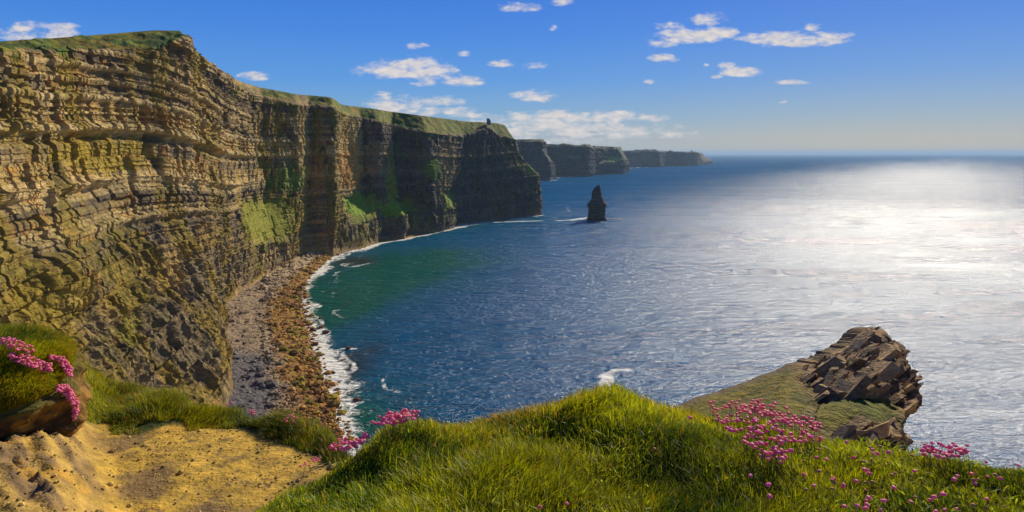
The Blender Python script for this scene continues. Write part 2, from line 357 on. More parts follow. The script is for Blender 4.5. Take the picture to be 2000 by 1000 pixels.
def wk(bx, by, bz, ex, ey, ez, sx, sy, sz, **k): return key((bx, by, bz), (ex, ey, ez), (sx, sy, sz), **k)
BZ = 6.0
main_keys = [
    wk(-75, 110, 0, -190, 120, 175, -215, 125, 180),
    wk(-112, 220, 4, -225, 235, 184, -250, 250, 190),
    key((-137, 300, BZ), P(-5, 96, 300), P(-5, 81, 325), fr=[(.16, .3), (.34, .62), (.6, .82), (.8, .92)]),
    key(G(456, 775, BZ), P(110, 98, 362), P(110, 74, 392), fr=[(.16, .3), (.34, .6), (.6, .85), (.8, .93)]),
    key(G(448, 715, BZ), P(215, 97, 405), P(215, 66, 440), fr=[(.16, .3), (.34, .62), (.6, .86), (.8, .95)]),
    key(G(443, 680, BZ), P(315, 92, 440), P(300, 59, 475), fr=[(.16, .35), (.34, .66), (.6, .88), (.8, .96)]),
    key(G(437, 640, BZ), P(362, 68, 470), P(352, 60, 490), fr=[(.16, .4), (.34, .7), (.6, .86), (.8, .95)]),
    key(G(434, 622, BZ), P(374, 96, 500), P(372, 92, 512), fr=[(.16, .4), (.34, .7), (.6, .86), (.8, .95)]),
    key(G(434, 602, BZ), P(408, 126, 560), P(406, 120, 575)),
    key(G(470, 575, BZ), P(447, 156, 640), P(452, 149, 660)),
    key(G(500, 553, BZ), P(464, 172, 715), P(466, 158, 738), [P(494, 482, 690), P(466, 398, 710), P(465, 300, 712), P(465, 230, 714)]),
    key(G(542, 528, BZ), P(506, 190, 800), P(508, 171, 825), [P(539, 472, 770), P(510, 388, 786), P(508, 300, 792), P(507, 230, 797)]),
    key(G(560, 519, BZ), P(530, 194, 818), P(532, 175, 840), [P(562, 476, 790), P(540, 388, 806), P(534, 300, 812), P(532, 230, 815)]),
    key(G(575, 509, BZ), P(577, 204, 842), P(578, 184, 870), [P(582, 478, 828), P(588, 402, 838), P(583, 300, 840), P(578, 240, 841)]),
    key(G(603, 497, BZ), P(601, 206, 905), P(603, 186, 930), [P(602, 440, 893), P(602, 380, 898), P(601, 320, 900), P(601, 250, 903)]),
    key(G(652, 492, BZ), P(650, 212, 912), P(648, 190, 940), [P(655, 440, 905), P(655, 380, 908), P(652, 320, 908), P(650, 260, 910)]),
    key(G(694, 484, 2), P(672, 223, 1000), P(668, 205, 1030), [P(688, 440, 985), P(668, 385, 998), P(672, 330, 998), P(672, 270, 999)]),
    key(G(738, 474, 1), P(704, 231, 1075), P(703, 209, 1100), [P(735, 425, 1048), P(712, 388, 1072), P(706, 330, 1073), P(704, 270, 1074)]),
    key(G(744, 467, 1), P(741, 238, 1085), P(740, 214, 1115), [P(744, 416, 1086), P(738, 350, 1083), P(738, 300, 1083), P(740, 260, 1084)]),
    key(G(790, 466, 1), P(756, 242, 1140), P(757, 217, 1170), [P(789, 420, 1098), P(768, 388, 1128), P(758, 330, 1136), P(756, 280, 1138)]),
    key(G(793, 460, 1), P(764, 244, 1165), P(764, 218, 1190), [P(792, 422, 1140), P(772, 390, 1160), P(766, 330, 1163), P(765, 280, 1164)]),
    key(G(848, 454, 1), P(830, 258, 1170), P(824, 226, 1205), [P(846, 410, 1182), P(842, 370, 1180), P(838, 320, 1176), P(832, 285, 1172)]),
    key(G(887, 446, 0), P(902, 266, 1300), P(888, 234, 1320), [P(887, 408, 1262), P(872, 378, 1268), P(893, 330, 1290), P(898, 290, 1296)]),
    key(G(893, 440, 0), P(908, 264, 1318), P(905, 237, 1345), [P(893, 410, 1308), P(900, 375, 1312), P(905, 330, 1314), P(906, 290, 1316)]),
    key(G(962, 432, 0), P(950, 247, 1390), P(950, 239, 1412)),
    key(G(1015, 425, 0), P(975, 266, 1430), P(972, 241, 1455), [P(1008, 380, 1440), P(1000, 345, 1436), P(992, 320, 1434), P(982, 290, 1432)]),
    key(G(1059, 420, 0), P(1004, 272, 1480), P(986, 244, 1490), [P(1056, 385, 1512), P(1049, 338, 1506), P(1026, 316, 1492), P(1012, 294, 1484)]),
    key((62, 1620, 0), (0, 1600, 172), (-16, 1600, 203), [np.array([58, 1620, 35]), np.array([50, 1620, 90]), np.array([22, 1612, 110]), np.array([6, 1605, 140])], inland=(-260, 60)),
    key((-60, 2100, 0), (-130, 2080, 170), (-150, 2080, 190), inland=(-260, 60)),
]
cliff_patches = [(P(684, 300, 1000), (22, 80, 80), TAN * 1.15, .75), (P(612, 330, 890), (14, 26, 60), ORAN * .9, .5), (P(870, 320, 1240), (22, 60, 60), TAN * .9, .6), (P(757, 300, 1115), (8, 30, 60), TAN, .7), (P(592, 300, 865), (10, 30, 80), TAN * 1.1, .6), (P(520, 430, 755), (60, 90, 30), (MOSS * .7 + GRASS * .3), .95), (P(700, 400, 1020), (40, 80, 20), GRASS * 1.6, .98), (P(762, 360, 1130), (12, 40, 60), MOSS * 1.2, .9), (P(768, 408, 1110), (30, 60, 16), GRASS * 1.6, .98), (P(872, 395, 1270), (12, 60, 26), GRASS * 1.3, .9), (P(555, 350, 830), (30, 60, 20), GRASS, .8),  # buttress TAN patches put sunlit gold into the rock colour
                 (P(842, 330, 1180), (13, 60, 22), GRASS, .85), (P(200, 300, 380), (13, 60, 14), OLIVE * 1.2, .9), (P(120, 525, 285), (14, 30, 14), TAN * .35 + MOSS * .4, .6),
                 (P(310, 625, 330), (18, 60, 12), MOSS, .7), (P(100, 600, 270), (25, 60, 16), OLIVE, .7), (P(690, 330, 1010), (30, 80, 40), ORAN * .9, .35),  # buttress ORAN patch adds to the painted sunlit gold
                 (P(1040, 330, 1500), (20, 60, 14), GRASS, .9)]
cliff_bumps = [(P(105, 530, 292), (15, 20, 13), 9), (P(85, 570, 285), (11, 18, 13), 7)]
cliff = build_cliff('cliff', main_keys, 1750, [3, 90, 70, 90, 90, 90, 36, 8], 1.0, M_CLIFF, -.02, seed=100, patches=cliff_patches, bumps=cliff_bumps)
tag(cliff, 'layered golden and dark rock cliff wall with grassy top curving round the bay', kind='structure')

def fkey(bpx, bpy_, epx, epy, spx, spy, dD=20, mids=None, back=60):
    b = G(bpx, bpy_, 0); D = b[1]
    return key(b, P(epx, epy, D + dD), P(spx, spy, D + dD + back), None if mids is None else [P(a, q, D + dd) for a, q, dd in mids], inland=(-900, 500))
def fk(px, D, epx, epy, spx, spy, mids=None, bD=0):
    b = np.array([(px - 1000) / F * D, D, 0.]); D2 = D + bD
    return key(b, P(epx, epy, D2 + 20), P(spx, spy, D2 + 90), None if mids is None else [P(a_, q, D + dd) for a_, q, dd in mids], inland=(-900, 500))
A = [fk(960, 3560, 965, 276, 965, 272), fk(1008, 3500, 1008, 277, 1008, 273), fk(1030, 3440, 1030, 276, 1030, 272), fk(1074, 3440, 1056, 277, 1055, 272, [(1073, 330, 5), (1070, 314, 8), (1064, 304, 10), (1058, 290, 20)]),
     fk(1083, 3700, 1063, 277, 1062, 272.5, [(1082, 330, 5), (1079, 316, 8), (1070, 304, 10), (1064, 290, 20)]), fk(1080, 4100, 1062, 277, 1060, 273)]
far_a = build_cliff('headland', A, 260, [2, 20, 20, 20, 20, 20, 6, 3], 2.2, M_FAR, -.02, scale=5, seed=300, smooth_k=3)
tag(far_a, 'dark blue flat topped headland just past the end of the main cliff', kind='structure')
B_ = [fk(1060, 4150, 1062, 285, 1062, 281), fk(1092, 4080, 1088, 286, 1088, 282, [(1092, 330, 5), (1090, 316, 10), (1088, 306, 50), (1088, 295, 55)], 60),
      fk(1118, 4050, 1118, 287, 1118, 283, [(1118, 330, 10), (1117, 316, 20), (1116, 305, 105), (1117, 295, 110)], 120), fk(1150, 4060, 1148, 288, 1148, 284.5, [(1150, 330, 10), (1148, 318, 20), (1147, 309, 50), (1147, 298, 55)], 60),
      fk(1160, 4350, 1158, 289, 1158, 285), fk(1185, 4450, 1185, 290, 1185, 286, [(1185, 326, 10), (1185, 317, 20), (1185, 310, 90), (1185, 300, 95)], 100), fk(1222, 4600, 1208, 291, 1206, 287.3, [(1223, 322, 0), (1220, 312, 5), (1215, 302, 10), (1211, 296, 15)]),
      fk(1229, 5500, 1214, 291, 1212, 287.5, [(1229, 322, 0), (1226, 312, 5), (1220, 302, 10), (1217, 296, 15)]), fk(1220, 6300, 1210, 291, 1206, 288)]
fp = [(P(1118, 308, 4250), (70, 150, 24), GRASS * 2.2, .95), (P(1200, 311, 4500), (80, 350, 22), GRASS * 2, .9), (P(1218, 294, 5000), (35, 250, 30), GRASS * .8, .8), (P(1142, 311, 4400), (30, 150, 18), GRASS, .9)]
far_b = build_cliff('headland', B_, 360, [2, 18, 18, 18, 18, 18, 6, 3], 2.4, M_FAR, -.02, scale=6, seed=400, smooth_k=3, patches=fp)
tag(far_b, 'middle distant headland with bright green ledges halfway up its cliffs', kind='structure')
C_ = [fk(1200, 7000, 1205, 298, 1205, 295), fk(1290, 6900, 1282, 296, 1282, 293.4), fk(1300, 7400, 1300, 297.5, 1300, 295.5), fk(1340, 7500, 1338, 298, 1338, 296), fk(1362, 7800, 1360, 298.5, 1360, 296),
      fk(1391, 9300, 1376, 305, 1374, 302, [(1391, 314, 0), (1388, 311, 5), (1384, 309, 10), (1379, 307, 15)]), fk(1386, 11000, 1370, 305, 1366, 303)]
fp = [(P(1240, 310, 6800), (50, 500, 22), GRASS * .8, .7), (P(1260, 307, 7000), (40, 500, 20), GRASS * .8, .7), (P(1297, 308, 7700), (40, 500, 18), GRASS * .9, .8), (P(1350, 304, 9000), (120, 900, 22), OLIVE * .5, .6)]
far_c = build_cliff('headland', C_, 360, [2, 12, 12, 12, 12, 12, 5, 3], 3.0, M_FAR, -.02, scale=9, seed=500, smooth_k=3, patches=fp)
tag(far_c, 'farthest low headland sloping down into the open sea', kind='structure')

# ------------------------------------------------------------------ shore line and sea
shore_px = [(665, 862), (655, 815), (640, 770), (625, 722), (606, 680), (600, 640), (590, 600), (590, 570), (604, 540), (638, 510), (664, 492), (700, 487), (742, 474), (792, 466), (850, 454), (890, 445), (960, 432), (1015, 425), (1059, 420)]
SH = [np.array([-20., 120, 0]), np.array([-50., 220, 0])] + [G(a, b) for a, b in shore_px]
SHA = np.array(SH)
def build_sea():
    py = np.concatenate([np.arange(1900, 900, -12.0), np.arange(900, 304, -.9), 300 + np.geomspace(4, .9, 50)])
    D = F * H / (py - 300.0)
    a = np.concatenate([np.linspace(-5000, -60, 30), np.arange(-50, 2051, 2.1), np.linspace(2060, 7000, 30)])
    ta = (a - 1000) / F
    X = np.stack([D[:, None] * ta[None], D[:, None] * np.ones_like(ta)[None], np.zeros((len(D), len(ta)))], -1)
    x, y = X[..., 0], X[..., 1]
    sx = np.interp(y, SHA[:, 1], SHA[:, 0]); d, idx = polydist(x, y, SH)
    d = np.where((x < sx) & (y < 1517) & (y>100), 0, d)
    wob = fbm(x / 22, y / 34, 0, 4, 9); wob2 = fbm(x / 60, y / 60, 0, 3, 19)
    wid = np.interp(idx, [0, 2, 3, 4, 6, 9, 11, 12, 14, 17, 20], [18, 18, 22, 22, 18, 15, 20, 19, 15, 13, 13])
    foam = 1.0 * (1 - sst(.0, 1.45, d / (wid * 1.1) + .6 * wob))
    # second, broken lines of surf further out
    wl = np.sin(d / 5.2 + wob2 * 5 + wob * 3.5)
    foam = np.maximum(foam, .74 * sst(.35, 1, wl) * (1 - sst(1.2, 2.9, d / wid)) * (idx < 13))
    def strip(pts, w, s, wn=.6):
        nonlocal foam
        q = [G(p_[0], p_[1]) for p_ in pts]
        dd, _ = polydist(x, y, q); foam = np.maximum(foam, s * (1 - sst(0.15, 1.2, dd / w + wn * wob)))
    strip([(1090, 431), (1115, 430), (1135, 427), (1152, 424)], 16, 1.0); strip([(1086, 399), (1108, 405), (1112, 413), (1130, 418)], 7, .6, .9); strip([(1095, 422), (1140, 419)], 13, .5, .9)
    strip([(1182, 427), (1212, 427)], 9, .95); strip([(1150, 433), (1183, 433)], 6, .35); strip([(965, 434), (1000, 433), (1058, 431)], 13, .95, .4)
    strip([(1440, 467), (1470, 472), (1535, 478)], 7, .75, .7); strip([(1535, 476), (1700, 486), (2000, 514)], 5, .45, 1); strip([(1780, 532), (1900, 545), (2000, 563)], 4, .5, 1)
    strip([(1180, 735), (1200, 722), (1225, 722)], 6, .9, .9); strip([(1200, 722), (1240, 736), (1300, 738)], 4, .55, 1); strip([(1182, 752), (1186, 735)], 5, 1.1, .6)
    strip([(850, 625), (905, 606), (960, 600), (1010, 605)], 12, .28, 1.2); strip([(1030, 712), (1065, 722)], 5, .35, 1.0); strip([(1160, 511), (1176, 516)], 7, .5, .7); strip([(1120, 648), (1140, 655)], 3, .4)  # the first, wide strip paints weak water sparkles into the foam mask
    strip([(668, 681), (694, 681)], 2.6, .9, .5); strip([(685, 785), (706, 785)], 3, .8, .6); strip([(690, 521), (722, 514)], 6, .7, .8); strip([(655, 548), (672, 548)], 5, .6)
    for q in ([(1050, 354), (1085, 352)], [(1088, 347.5), (1150, 343)], [(1158, 341.5), (1172, 339.5)], [(1232, 328.5), (1290, 325)]):
        strip(q, 26 if q[0][1] > 340 else 36, .95, .3)
    shal = np.exp(-d / 38) * (y < 1550)
    def blob(px, py_, rx, ry, s):
        c = G(px, py_); return s * np.exp(-(((x - c[0]) / rx) ** 2 + ((y - c[1]) / ry) ** 2))
    teal = blob(780, 525, 75, 130, .9) + blob(860, 505, 70, 110, .75) + blob(665, 600, 34, 85, 1.0) + blob(700, 820, 30, 40, .5) + blob(740, 560, 60, 80, .35) + shal * .55
    teal = np.clip(teal * .95 * (1 + .35 * wob2 + .5 * wob), 0, .95)
    brown = np.clip(blob(690, 510, 28, 40, .9) + blob(682, 720, 13, 45, .8) + .75 * sst(.25, .5, fbm(x / 14, y / 20, 0, 3, 29)) * np.exp(-d / 42) * (y < 1000), 0, .9)
    o = mesh_obj('sea', X.reshape(-1, 3), grid_faces(*x.shape), None or M_SEA, smooth=True, attrs={'foam': foam.ravel(), 'teal': teal.ravel(), 'brown': brown.ravel()})
    return o
def sea_mat():
    m_, nt, b = new_mat('sea_water'); L = nt.links
    def at(k): return nd(nt, 'ShaderNodeAttribute', attribute_name=k).outputs['Fac']
    geo = nd(nt, 'ShaderNodeNewGeometry'); pos = geo.outputs['Position']
    def noise(scale, det, rough, rot=0, st=(1, 1, 1), dist=0):
        mp = nd(nt, 'ShaderNodeMapping'); mp.inputs['Rotation'].default_value = (0, 0, R(rot)); mp.inputs['Scale'].default_value = st
        L.new(pos, mp.inputs[0]); o = nd(nt, 'ShaderNodeTexNoise'); o.inputs['Scale'].default_value = scale
        o.inputs['Detail'].default_value = det; o.inputs['Roughness'].default_value = rough; o.inputs['Distortion'].default_value = dist
        L.new(mp.outputs[0], o.inputs[0]); return o.outputs[0]
    def m(op, a, b_=None, c=None):
        o = nd(nt, 'ShaderNodeMath', operation=op)
        for i, v in enumerate((a, b_, c)):
            if v is None: continue
            if isinstance(v, (int, float)): o.inputs[i].default_value = v
            else: L.new(v, o.inputs[i])
        return o.outputs[0]
    def mixrgb(f, a, b_):
        o = nd(nt, 'ShaderNodeMix', data_type='RGBA'); L.new(f, o.inputs[0])
        for i, v in ((6, a), (7, b_)):
            if isinstance(v, tuple): o.inputs[i].default_value = (*v, 1)
            else: L.new(v, o.inputs[i])
        return o.outputs[2]
    big = noise(.006, 4, .55, 20, (1, .45, 1)); mid = noise(.03, 4, .6, 25, (1, .5, 1))
    c = mixrgb(m('MULTIPLY_ADD', mid, .5, m('MULTIPLY', big, .5)), (.000, .040, .112), (.000, .105, .255))
    c = mixrgb(at('teal'), c, (.000, .080, .050)); c = mixrgb(at('brown'), c, (.020, .018, .012))
    swell = noise(.085, 3, .5, 28, (.45, 1.5, 1), .3); chop = noise(.32, 4, .6, 20, (.7, 1.3, 1), .3); rip = noise(1.1, 4, .65)
    hgt = m('ADD', m('MULTIPLY', swell, 3.8), m('ADD', m('MULTIPLY', chop, 1.7), m('MULTIPLY', rip, .32)))
    bp = nd(nt, 'ShaderNodeBump'); bp.inputs['Strength'].default_value = 1; bp.inputs['Distance'].default_value = 1.0; L.new(hgt, bp.inputs['Height']); dv = nd(nt, 'ShaderNodeVectorMath', operation='LENGTH'); L.new(pos, dv.inputs[0]); dm = nd(nt, 'ShaderNodeMapRange'); L.new(dv.outputs['Value'], dm.inputs[0]); dm.inputs[1].default_value = 600; dm.inputs[2].default_value = 6000; dm.inputs[3].default_value = 1.05; dm.inputs[4].default_value = .62; L.new(dm.outputs[0], bp.inputs['Distance'])
    fn = noise(.22, 7, .72, 0, (1, .8, 1), .6); fn2 = noise(.9, 5, .7)
    ff = m('ADD', at('foam'), m('MULTIPLY_ADD', fn, 1.9, m('MULTIPLY_ADD', fn2, .7, -1.38)))
    fr = nd(nt, 'ShaderNodeMapRange', interpolation_type='SMOOTHSTEP'); L.new(ff, fr.inputs[0]); fr.inputs[1].default_value = .42; fr.inputs[2].default_value = .8
    # keep open sea free of foam
    g_ = m('MINIMUM', m('MULTIPLY', at('foam'), 6.0), 1.0); fo = m('MULTIPLY', fr.outputs[0], g_)
    c = mixrgb(fo, c, (.80, .80, .74)); L.new(c, b.inputs['Base Color'])
    streak = noise(.012, 5, .6, 33, (.35, 1.6, 1), .4); gust = noise(.0035, 4, .55, 20, (.5, 1.2, 1))
    vl = nd(nt, 'ShaderNodeVectorMath', operation='LENGTH'); L.new(pos, vl.inputs[0])
    far = nd(nt, 'ShaderNodeMapRange'); L.new(vl.outputs['Value'], far.inputs[0]); far.inputs[1].default_value = 350; far.inputs[2].default_value = 3800; far.inputs[3].default_value = .31; far.inputs[4].default_value = .24
    rg = m('ADD', far.outputs[0], m('MULTIPLY', m('ADD', m('SUBTRACT', streak, .5), m('SUBTRACT', gust, .5)), .30))
    df = nd(nt, 'ShaderNodeBsdfDiffuse'); L.new(c, df.inputs['Color']); L.new(bp.outputs[0], df.inputs['Normal'])
    gl_ = nd(nt, 'ShaderNodeBsdfGlossy', distribution='BECKMANN'); gl_.inputs['Color'].default_value = (.97, .98, 1, 1); L.new(rg, gl_.inputs['Roughness']); L.new(bp.outputs[0], gl_.inputs['Normal'])
    fcl = nd(nt, 'ShaderNodeMapRange'); L.new(vl.outputs['Value'], fcl.inputs[0]); fcl.inputs[1].default_value = 300; fcl.inputs[2].default_value = 2500; fcl.inputs[3].default_value = .25; fcl.inputs[4].default_value = .075
    fz = nd(nt, 'ShaderNodeFresnel'); fz.inputs['IOR'].default_value = 1.33; L.new(bp.outputs[0], fz.inputs['Normal'])
    w = m('MULTIPLY', m('MINIMUM', fz.outputs[0], fcl.outputs[0]), m('SUBTRACT', 1.0, m('MULTIPLY', fo, .85)))
    ms = nd(nt, 'ShaderNodeMixShader'); L.new(w, ms.inputs[0]); L.new(df.outputs[0], ms.inputs[1]); L.new(gl_.outputs[0], ms.inputs[2])
    L.new(ms.outputs[0], nt.nodes['Material Output'].inputs[0]); nt.nodes.remove(b); return m_
M_SEA = sea_mat()
sea = build_sea(); tag(sea, 'deep blue rippled sea with teal shallows, white surf and silver sun glitter', kind='structure')

# ------------------------------------------------------------------ beach
CB = np.array([[-75, 110], [-112, 220], [-137, 300]] + [list(G(a, b, BZ)[:2]) for a, b in ((456, 775), (448, 715), (443, 680), (437, 640), (434, 602), (470, 575), (500, 553), (542, 528), (575, 509), (603, 497))] + [[-262, 960], [-250, 1050], [-215, 1100], [-200, 1180]])
def beach_z(x, y):
    xs = np.interp(y, SHA[:, 1], SHA[:, 0]); xc = np.interp(y, CB[:, 1], CB[:, 0])
    t = (xs - x) / np.maximum(xs - xc, 8)
    z = np.where(t > 0, 7.5 * np.clip(t, 0, 1.6) ** .8, t * 6)
    return np.maximum(z, -5), t
def build_beach():
    Y = np.geomspace(110, 1200, 620); q = np.linspace(-.35, 1.35, 200)
    xs = np.interp(Y, SHA[:, 1], SHA[:, 0]); xc = np.interp(Y, CB[:, 1], CB[:, 0]); w = np.maximum(xs - xc, 14)
    x = xs[:, None] - q[None] * w[:, None]; y = np.repeat(Y[:, None], len(q), 1)
    z, t = beach_z(x, y)
    z = z + (fbm(x / 9, y / 9, 0, 3, 61) * 1.1 + fbm(x / 2.2, y / 2.2, 0, 3, 62) * .7) * sst(-.2, .2, t)
    c = beach_col(x, y, t)
    o = mesh_obj('beach', np.stack([x, y, z], -1).reshape(-1, 3), grid_faces(*x.shape)[:, ::-1], M_BEACH, smooth=False, col=c.reshape(-1, 3))
    tag(o, 'rubble beach of grey scree, pale cobbles and orange weed at the cliff foot', kind='structure')
def beach_col(x, y, t):
    n1 = fbm(x / 14, y / 18, 0, 3, 63); n2 = fbm(x / 4, y / 4, 0, 3, 64)
    c = np.zeros(x.shape + (3,)) + np.array([.30, .215, .125])
    c = mixc(c, [.165, .12, .08], sst(.0, .4, n2))
    c = mixc(c, [.42, .31, .17], sst(620, 760, y) * .8)
    scree = sst(.5, .66, t + .12 * n1) * sst(430, 470, 900 - y); c = mixc(c, [.105, .095, .098], scree * (y < 660) * .93)
    weed = (1 - sst(.34, .5, t + .16 * n1)) * (1 - sst(900, 1000, y) * .2)
    c = mixc(c, [.34, .15, .015], weed * .85); c = mixc(c, [.22, .17, .01], weed * sst(.05, .3, n2)); c = mixc(c, [.13, .06, .02], weed * sst(.1, .35, -n2) * .8)
    return c
build_beach()

def rock_mesh(seed, sub=1, squash=.7):
    import bmesh
    bm = bmesh.new(); bmesh.ops.create_icosphere(bm, subdivisions=sub, radius=1.0)
    V = np.array([v.co[:] for v in bm.verts]); Fa = np.array([[v.index for v in f.verts] for f in bm.faces]); bm.free()
    r_ = np.random.default_rng(seed)
    V = V * (1 + .55 * fbm(V[:, 0] * 1.3 + seed * 3.1, V[:, 1] * 1.3, V[:, 2] * 1.3, 3, seed)[:, None] + r_.uniform(-.1, .1, (len(V), 1)))
    V[:, 2] *= squash; V[:, 0] *= r_.uniform(.8, 1.3)
    return V, Fa
def scatter_rocks(name, pts, sizes, cols, mat, variants=6, sub=1, smooth=False):
    Vs, Ts, Cs = [], [], []; off = 0
    pro = [rock_mesh(50 + i, sub) for i in range(variants)]
    for i, (p_, s_, c_) in enumerate(zip(pts, sizes, cols)):
        V, T = pro[i % variants]; a = rng.uniform(0, 6.28); ca, sa = math.cos(a), math.sin(a)
        v = V * s_; v = np.stack([v[:, 0] * ca - v[:, 1] * sa, v[:, 0] * sa + v[:, 1] * ca, v[:, 2]], -1) + p_
        Vs.append(v); Ts.append(T + off); off += len(V); Cs.append(np.repeat(c_[None], len(V), 0))
    return mesh_obj(name, np.concatenate(Vs), None, mat, tri=np.concatenate(Ts), smooth=smooth, col=np.concatenate(Cs))
def beach_boulders():
    n = 9000; u_ = rng.uniform(0, 1, n); Y = 1 / lerp(1 / 320., 1 / 1000., u_); q = rng.uniform(-.12, .95, n)
    xs = np.interp(Y, SHA[:, 1], SHA[:, 0]); xc = np.interp(Y, CB[:, 1], CB[:, 0]); x = xs - q * np.maximum(xs - xc, 14)
    z, t = beach_z(x, Y); keep = ~((t > .6) & (Y < 640) & (rng.uniform(0, 1, n) > .12))
    x, Y, z, t = x[keep], Y[keep], z[keep], t[keep]; n = len(x)
    s = rng.lognormal(-.5, .7, n) * .85 * (1 + .25 * (Y > 600)); c = beach_col(x, Y, t) * rng.uniform(.55, 1.6, (n, 1))
    o = scatter_rocks('beach_boulders', np.stack([x, Y, z + .2 * s], -1), np.clip(s, .25, 4.2), c, M_BEACH, 6, 1)
    tag(o, 'countless grey, tan and rust coloured boulders strewn over the beach', 'boulders', kind='stuff')
beach_boulders()
surf = [(611, 646, 2.6, 'large brown rock at the surf edge, left of the pair of rocks'), (628, 640, 2.2, 'brown rock in the surf, the upper one of the pair level with the green water'), (636.5, 651, 2.6, 'dark brown rock in the surf, the lower right one of the pair'),
        (615.5, 674, 2.5, 'brown rock in the surf below the large brown rock'), (610, 663, 1.5, 'small dark rock between two larger rocks at the surf edge'), (680, 681, 2.0, 'lone red brown rock ringed by a small patch of foam'),
        (697, 783, 1.9, 'lone brown rock in the foam nearest the grassy clifftop'), (626, 622, 1.6, 'dark wet rock in the surf where the green water begins'), (603, 619, 1.4, 'small dark rock on the inner surf line beside orange weed'),
        (651, 729, 1.4, 'small dark rock half awash in the wide lower surf'), (601, 603, 1.3, 'tiny dark rock at the top of the narrow upper surf')]
for i, (px, py, s, lb) in enumerate(surf):
    V, T = rock_mesh(200 + i, 3, .6); p_ = G(px, py)
    c = np.array([.17, .075, .04])[None] * (1 + .4 * fbm(V[:, 0] * 3, V[:, 1] * 3, V[:, 2] * 3, 3, i))[:, None]
    o = mesh_obj('surf_rock', V * s, None, M_BEACH, tri=T, smooth=False, col=c); o.location = (p_[0], p_[1], .25 * s)
    tag(o, lb, 'rock', 'dark rocks standing in the surf')

# ------------------------------------------------------------------ sea stack
def build_stack():
    D = 1400.0; u = D / F; zc = lambda py: (430 - py) * u
    prof = [(434, 1146, 1184), (427, 1147.5, 1183.5), (418, 1150, 1181), (410, 1150, 1182), (404, 1149, 1183), (397.5, 1149, 1182.5), (393, 1153, 1181), (389, 1156, 1178), (382, 1156.5, 1175.5), (374, 1157, 1173.5), (370, 1160, 1172.8), (365, 1162.5, 1172), (362.5, 1167, 1171.6), (361, 1170.2, 1171.2)]
    pz = np.array([zc(p_[0]) for p_ in prof]); l = np.array([(p_[1] - 1165) * u for p_ in prof]); r = np.array([(p_[2] - 1165) * u for p_ in prof])
    zz = np.linspace(pz[0], pz[-1], 200); L_ = np.interp(zz, pz, l); R_ = np.interp(zz, pz, r)
    th = np.linspace(0, 2 * np.pi, 160, endpoint=False)[None]; cx = ((L_ + R_) / 2)[:, None]; hw = ((R_ - L_) / 2)[:, None]
    cs, sn = np.cos(th), np.sin(th); sq = (np.abs(cs) ** 3 + np.abs(sn) ** 3) ** (-1 / 3.)
    zg = zz[:, None] + 0 * th
    i1, a1 = stepf(zg * 2.0 + 3, ST1); i2, a2 = stepf(zg * 1.4, ST2)
    d = 1 + .10 * (a1 - .5) + .07 * (a2 - .5) + .09 * fbm(cs * 3 + 0 * zg, sn * 3 + 0 * zg, zg / 14, 3, 71) + .05 * ridged(cs * 6 + 0 * zg, sn * 6 + 0 * zg, zg / 30, 2, 73)
    x = cx + hw * cs * sq * d; y = hw * .9 * sn * sq * d + 0 * cx
    V = np.stack([x, y, zg], -1).reshape(-1, 3)
    c = np.zeros(x.shape + (3,)) + GREY * .75; c = mixc(c, TAN * .7, sst(.1, .5, fbm(x / 8, y / 8, zg / 3, 3, 75))); c = mixc(c, SHALE, (ST2[2][i2] < .35) * .7); c = mixc(c, MOSS * .6, sst(0.2, .5, fbm(x / 5, y / 5, zg / 5, 3, 79)) * .5)
    c = mixc(c, SHALE * .5, 1 - sst(2, 7, zg))
    fc = grid_faces(200, 160, True); top = [(199 * 160 + j, 199 * 160 + (j + 1) % 160, 199 * 160) for j in range(1, 159)]
    o = mesh_obj('sea_stack', V, fc, M_CLIFF, tri=np.array(top), smooth=False, col=c.reshape(-1, 3)); o.location = ((1165 - 1000) / F * D, D, 0)
    tag(o, 'tall dark pointed rock stack standing alone in the sea off the headland', 'sea stack')
    # low reef beside its foot
    V, T = rock_mesh(91, 4, .1)
    o = mesh_obj('reef', V * np.array([15, 4.5, 12]), None, M_CLIFF, tri=T, smooth=False, col=np.zeros((len(V), 3)) + np.array([.16, .07, .04])); p_ = G(1199, 428); o.location = (p_[0], p_[1], 0)
    tag(o, 'low flat red brown reef awash at the right foot of the sea stack', 'reef')
build_stack()

